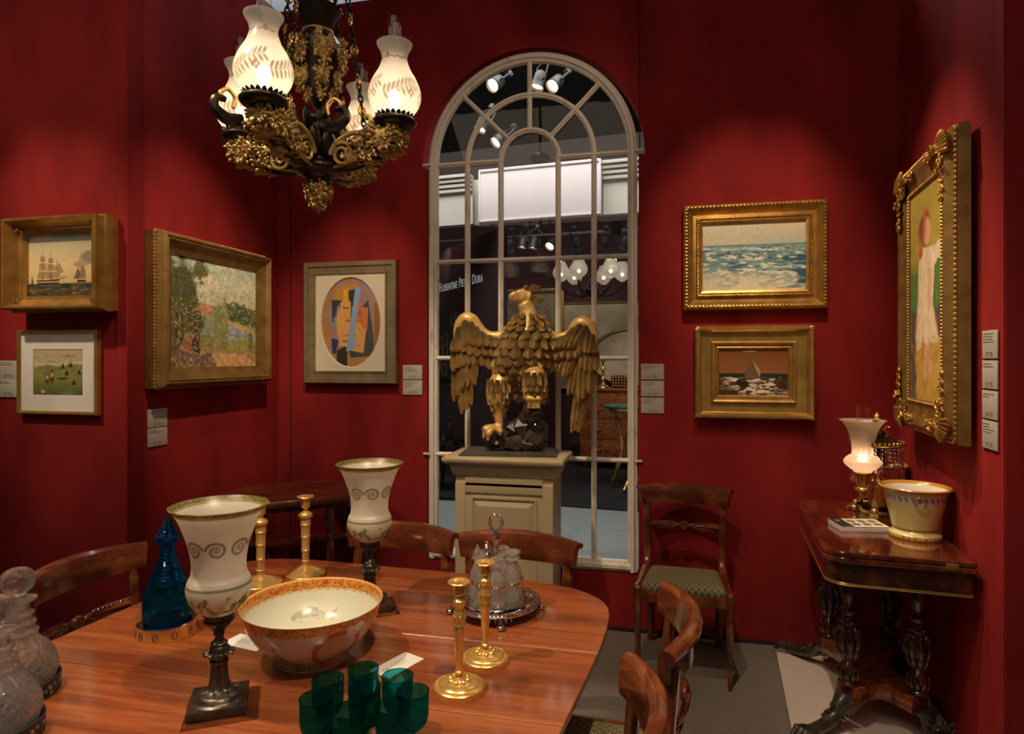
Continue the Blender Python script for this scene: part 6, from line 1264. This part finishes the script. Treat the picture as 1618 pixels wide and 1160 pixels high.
for k in range(4):
    a = k * pi / 2 + .5; d = Vector((cos(a), sin(a), 0)); s_ = Vector((-sin(a), cos(a), 0)); vines(b, d * .026 + Vector((0, 0, zz(2.07))), 24, (.022, .022, .014), .008, ax=s_, ay=d, seed=k + 3); vines(b, d * .014 + Vector((0, 0, zz(2.035))), 14, (.012, .025, .012), .007, ax=s_, ay=d, seed=k + 33)
b.ball((0, 0, zz(2.012)), .009, 8, 5); b.build('vine_pendant', M['gilt_antique'], cd, sharp=60)
SHP = crp([(.022, 0), (.040, .008), (.066, .034), (.0775, .062), (.0765, .090), (.064, .122), (.048, .150), (.039, .175), (.038, .192), (.044, .210), (.051, .222), (.053, .229)], 10)
def etched(TH_, R, Z, I):
    m = np.zeros(TH_.shape)
    for k in range(4):
        t0 = k * pi / 2; d = ((TH_ - t0 + pi) % (2 * pi) - pi); x = d * .075; z = Z - .075
        stem = .018 * np.sin(x * 30) ; m = np.maximum(m, (np.abs(z - stem) < .0012) * (np.abs(x) < .05) * .8)
        for j in range(-4, 5):
            x0 = j * .0125; z0_ = .018 * sin(x0 * 30)
            for sgn in (-1, 1):
                a = .75 * sgn + (.5 if sgn > 0 else -.3); L = .027 - .0012 * abs(j); u = (x - x0) * cos(a) + (z - z0_) * sin(a); v = -(x - x0) * sin(a) + (z - z0_) * cos(a); q = ((u - L * .55) / (L * .5)) ** 2 + (v / .0036) ** 2; m = np.maximum(m, np.clip((1.25 - q) * 2, 0, 1) * .9)
        for (bx, bz) in ((.025, -.014), (.033, -.020), (.030, -.006), (.04, -.012)): m = np.maximum(m, (((x - bx) / .0035) ** 2 + ((z - bz) / .005) ** 2 < 1) * 1.0)
    zz_ = np.abs(Z - .180 + .005 * np.abs(np.sin(TH_ * 6))); m = np.maximum(m, (zz_ < .0025) * .8); m = np.maximum(m, ((((TH_ % (pi / 2)) - pi / 4) * .04) ** 2 + (Z - .184) ** 2 < .006 ** 2) * .7)
    c = np.ones(TH_.shape + (3,)) * np.array(lin((244, 238, 228))); return mixarr(c, m * .75, (150, 128, 104))
sh_mesh = MB(); sh_mesh.lathe(SHP + [(r - .002, z) for r, z in reversed(SHP)], 260, colf=etched); shm = sh_mesh.mesh('etched_shade', M['frost'], 60, True, False)
chm = MB(); tubeglass(chm, [(.018, .0), (.018, .10), (.0215, .12), (.0215, .305)], 24, (0, 0, 0)); chm = chm.mesh('chimney', M['chimney'])
blm = MB(); blm.ball((0, 0, .070), (.010, .010, .017), 10, 7); blm.lathe([(.01, .0), (.012, .050), (0, .053)], 10); blm = blm.mesh('bulb', M['bulb'])
lamp_pts = []
for i, (lx, ly) in enumerate(arms):
    W = Rt * lx + Vw * ly; R0 = W.length; D = W.normalized(); S = Vector((-D.y, D.x, 0)); zp = zz(2.262)
    def A(r, z, s=0.0): return D * r + S * s + Vector((0, 0, zz(z)))
    # dark arm: box-like horn, gilt rinceau scrolls on both cheeks
    b = MB(); b.tube(cr([A(.03, 2.17), A(.09, 2.165), A(.15, 2.18), A(R0 - .035, 2.215), A(R0 - .005, 2.24)], 5), [.024, .025, .027, .029, .031, .033, .034, .035, .036, .037, .038, .038, .038, .038, .038, .039, .039, .04, .04, .04, .041], 12, flat=1.35)
    b.lathe([(0, -.002), (.050, .0), (.058, .006), (.064, .012), (.066, .020), (.060, .026), (.052, .027), (.0, .03)], 40, tuple(W + Vector((0, 0, zz(2.238)))))
    # spout-like horn at the arm's tip
    arm = b.build('arm', M['bronze'], cd, sharp=60)
    b = MB()
    for s_ in (-1, 1):
        o_ = .034 * s_; scroll(b, A(.105, 2.165, o_), .036, 1.9, .0075, ax=D, az=(0, 0, 1), a0=pi * .95, hand=-1, n=40); 
        b.tube(cr([A(.067, 2.165, o_), A(.085, 2.200, o_ * 1.02), A(.13, 2.222, o_ * 1.05), A(.17, 2.225, o_ * 1.08), A(R0 - .075, 2.232, o_ * 1.12), A(R0 - .058, 2.252, o_ * 1.12), A(R0 - .066, 2.268, o_ * 1.1), A(R0 - .078, 2.262, o_ * 1.1)], 5), .008, 8)
        vines(b, A(.165, 2.195, o_ * 1.1), 12, (.022, .022, .008), .008, ax=D, ay=S * s_, seed=i); b.tube(cr([A(.05, 2.13, o_ * .6), A(.11, 2.135, o_ * .9), A(.16, 2.15, o_), A(.2, 2.17, o_)], 4), .005, 6)
        vines(b, A(R0 - .03, 2.205, o_ * 1.05), 44, (.055, .036, .014), .009, ax=D, ay=S * s_, seed=i + 4); vines(b, A(R0 - .10, 2.165, o_ * .8), 30, (.05, .022, .012), .008, ax=D, ay=S * s_, seed=i + 14)
    vines(b, A(R0 + .012, 2.212), 34, (.040, .030, .022), .009, ax=S, ay=D, seed=i + 24); vines(b, A(R0 - .02, 2.178), 34, (.045, .04, .022), .009, ax=D, az=S, ay=(0, 0, -1), seed=i + 34); vines(b, A(R0 - .09, 2.145), 24, (.05, .025, .014), .008, ax=D, az=S, ay=(0, 0, -1), seed=i + 44)
    b.build('gilt_scrollwork', M['gilt_antique'], arm, sharp=60)
    b = MB(); g_ = tuple(W + Vector((0, 0, zz(2.264))))
    for k in range(20): a = k * pi / 10; d = Vector((cos(a), sin(a), 0)); b.leaf(Vector(g_) + d * .036, d + Vector((0, 0, .65)), d * -.3 + Vector((0, 0, 1)), .026, .014, .2, 4, .002)
    b.tube([(g_[0] + .044 * cos(a), g_[1] + .044 * sin(a), g_[2] + .004) for a in np.linspace(0, 2 * pi, 33)[:-1]], .004, 6, True); b.build('gallery', M['bronze'], arm, sharp=60)
    base_ = W + Vector((0, 0, zz(2.262)))
    for nm, me in (('glass_shade', shm), ('chimney', chm), ('bulb', blm)):
        o = bpy.data.objects.new(nm, me); COL.objects.link(o); o.parent = cd if nm == 'glass_shade' else cd; o.location = base_; o.rotation_euler = (0, 0, i * .7 + atan2(-D.y, -D.x))
    lamp_pts.append(CC + W + Vector((0, 0, 2.262 + .072)))
# horn spout between arms (at the far left arm) and the ram horn on the hub
for (lx, ly, hgt, sc_) in ((-.20, -.16, 2.268, 1.0), (.055, -.055, 2.285, 1.0)):
    W = Rt * lx + Vw * ly; D = W.normalized() if lx < 0 else Rt
    b = MB(); b.tube(cr([W - D * .03 + Vector((0, 0, zz(hgt - .03))), W + D * .01 + Vector((0, 0, zz(hgt - .035))), W + D * .045 + Vector((0, 0, zz(hgt - .01))), W + D * .04 + Vector((0, 0, zz(hgt + .02))), W + D * .015 + Vector((0, 0, zz(hgt + .018)))], 5), [.018, .019, .02, .02, .019, .018, .018, .017, .016, .015, .014, .013, .013, .012, .012, .011, .011, .01, .01, .009, .008], 9)
    b.build('horn', M['bronze'], cd); b = MB(); b.tube(cr([W - D * .005 + Vector((0, 0, zz(hgt))), W - D * .01 + Vector((0, 0, zz(hgt + .03))), W + D * .01 + Vector((0, 0, zz(hgt + .05))), W + D * .03 + Vector((0, 0, zz(hgt + .035))), W + D * .025 + Vector((0, 0, zz(hgt + .02)))], 5), .006, 7); b.build('gilt_hook', M['ormolu'], cd)
# chains: dark links with gilt beads, from the arms up to a canopy out of view
def chain(p0, p1, name='chain'):
    p0, p1 = Vector(p0), Vector(p1); L = (p1 - p0).length; n = int(L / .019); d = (p1 - p0).normalized(); X = d.orthogonal().normalized(); Y_ = d.cross(X); b = MB(); gs = []
    for k in range(n):
        c = p0 + d * (L * (k + .5) / n); U = X if k % 2 else Y_
        if k % 5 == 3: g = MB(); gs.append(g); g.tube([tuple(c + U * .010 * cos(a) + d * .013 * sin(a)) for a in np.linspace(0, 2 * pi, 11)[:-1]], .0045, 5, True); g.ball(c, .006, 6, 4)
        else: b.tube([tuple(c + U * .007 * cos(a) + d * .0135 * sin(a)) for a in np.linspace(0, 2 * pi, 11)[:-1]], .003, 5, True)
    ch_ = b.build(name, M['bronze'], cd, sharp=60)
    for g in gs: g.build('gilt_link', M['ormolu'], ch_, sharp=60)
top = Vector((0, 0, zz(3.25)))
ends = []
for (lx, ly) in arms: W = Rt * lx + Vw * ly; ends.append(W * .62 + Vector((0, 0, zz(2.235))))
up = [Vector((0.0, 0, zz(3.3))) + (Rt * lx + Vw * ly) * .05 for lx, ly in arms]
for k in range(4): chain(ends[k] if k != 1 else ends[k], up[k])
chain(Vector((0, 0, zz(2.63))), Vector((0, 0, zz(3.3))))
b = MB(); b.lathe(crp([(.0, zz(3.27)), (.06, zz(3.29)), (.09, zz(3.34)), (.05, zz(3.37)), (.02, zz(3.40))], 3), 24); b.tube([(0, 0, zz(3.38)), (0, 0, zz(4.2))], .012, 8); b.build('canopy', M['bronze'], cd)

# ================= LIGHT =================
def spot(loc, aim, power, size=50, blend=.6, color=(1, .77, .52), rad=.04):
    l = bpy.data.lights.new('gallery_or_fill_spot', 'SPOT'); l.energy = power; l.spot_size = radians(size); l.spot_blend = blend; l.color = color; l.shadow_soft_size = rad
    o = bpy.data.objects.new('gallery_or_fill_spot', l); COL.objects.link(o); o.location = loc; o.rotation_euler = (Vector(aim) - Vector(loc)).to_track_quat('-Z', 'Y').to_euler(); return o
def point(loc, power, color=(1, .84, .66), rad=.02):
    l = bpy.data.lights.new('lamp_glow', 'POINT'); l.energy = power; l.color = color; l.shadow_soft_size = rad; o = bpy.data.objects.new('lamp_glow', l); COL.objects.link(o); o.location = loc; return o
def area(loc, aim, power, sx, sy, color=(1, .8, .6)):
    l = bpy.data.lights.new('hall_light', 'AREA'); l.shape = 'RECTANGLE'; l.size = sx; l.size_y = sy; l.energy = power; l.color = color
    o = bpy.data.objects.new('hall_light', l); COL.objects.link(o); o.location = loc; o.rotation_euler = (Vector(aim) - Vector(loc)).to_track_quat('-Z', 'Y').to_euler(); return o
for p in lamp_pts: point(p, .65)
point(lamp_o + Vector((0, 0, .275)), .8)
K = 1.7
spot((-3.1, 1.0, 3.7), (-2.71, 2.5, 1.9), 60 * K, 34, .9)             # ships
spot((-3.0, 1.0, 3.7), (-2.76, 2.5, 1.45), 35 * K, 24, .9)
spot((-.9, 2.0, 3.75), (XL, 3.04, 1.75), 95 * K, 34, .9)              # river landscape
spot((-1.7, 2.1, 3.75), (-1.87, YB, 1.72), 65 * K, 30, .9)            # collage
spot((.35, 1.9, 3.75), (.49, YB, 2.15), 66 * K, 34, .95)                # sea
spot((.45, 2.0, 3.75), (.50, YB, 1.46), 36 * K, 22, .95)                # boat
spot((-.1, 3.1, 3.75), (1.16, 3.03, 1.8), 80 * K, 40, .9)              # tall painting
spot((-1.1, 1.7, 3.75), (-.80, 3.38, 1.30), 110 * K, 36, .8)            # eagle
spot((-1.9, .8, 3.75), (-1.0, 1.5, .74), 110 * K, 50, .8)              # table from the left
spot((.2, .6, 3.75), (-.75, 1.7, .74), 110 * K, 46, .8)                # table from the right
spot((-.3, 1.4, 3.75), (.5, 3.0, .3), 50 * K, 50, .9)                  # floor and chair
spot((.1, 2.3, 3.75), (1.0, 2.95, .8), 75 * K, 38, .9)
spot((-1.4, 2.2, 3.75), (-2.05, 3.3, .8), 22 * K, 30, .9)                  # added fill that lifts the dark corner table
spot((-1.2, 1.2, 3.7), (1.13, 2.5, 1.2), 22, 26, .9)  # added fill that brightens the near strip of the right wall
area((-.6, .2, 3.7), (-.6, 2.2, 1.0), 13, 3.2, 1.6, (1, .80, .60))
spot((-3.4, .6, 3.7), (-3.0, 2.5, 2.9), 30, 60, .9)
spot((.45, 1.7, 3.75), (-.75, YB, 2.8), 30, 34, .9)  # added fill that brightens the upper window frame
spot((-2.9, .9, 3.7), (-1.45, 1.2, .85), 55, 20, .8, (1, .84, .64))
# beyond the window
area((-1.2, 5.2, 5.2), (-1.2, 5.6, 0), 150, 6, 1.6, (1, .97, .93))
area((-1.2, 5.0, 4.6), (-1.2, 7.4, 3.2), 16, 6, .8, (1, .93, .85))
for px, py, yo, pw in ((985, 640, 1.4, 26), (700, 540, 1.0, 8), (930, 500, 2.4, 14), (840, 500, 2.2, 8)):
    q = hp(px, py, yo); q.z = 3.1; a = hp(px, py, yo + 1.2); spot(q, a, pw, 60, .8)
b = MB(); b.box(-2.6, 4.6, 4.55, 3.6, .9, .08, .01); b.box(-2.6, 4.14, 4.5, 3.6, .02, .2, .004); o = b.build('trim_6', simple('white_ceiling_panel', (.6, .62, .66), rough=.6)); struct(o)
area((-2.4, 4.4, 4.0), (-2.4, 4.6, 4.6), 9, 3, .4, (.85, .9, 1))
w = bpy.data.worlds.new('dim_hall'); SC.world = w; w.use_nodes = True; w.node_tree.nodes['Background'].inputs[0].default_value = (.045, .036, .030, 1); w.node_tree.nodes['Background'].inputs[1].default_value = 1.0

# ================= CAMERA =================
c = bpy.data.cameras.new('camera'); c.sensor_width = 36; c.lens = 36 * F_PX / 1618.0; c.clip_start = .02; c.shift_y = -(580 - HY) / 1618.0
o = bpy.data.objects.new('camera', c); COL.objects.link(o); o.location = (0, 0, CAMH); o.rotation_euler = (pi / 2, 0, YAW); SC.camera = o
SC.view_settings.view_transform = 'Standard'; SC.view_settings.look = 'None'; SC.view_settings.exposure = 0.35; SC.view_settings.gamma = 1.0; SC.view_settings.use_curve_mapping = False
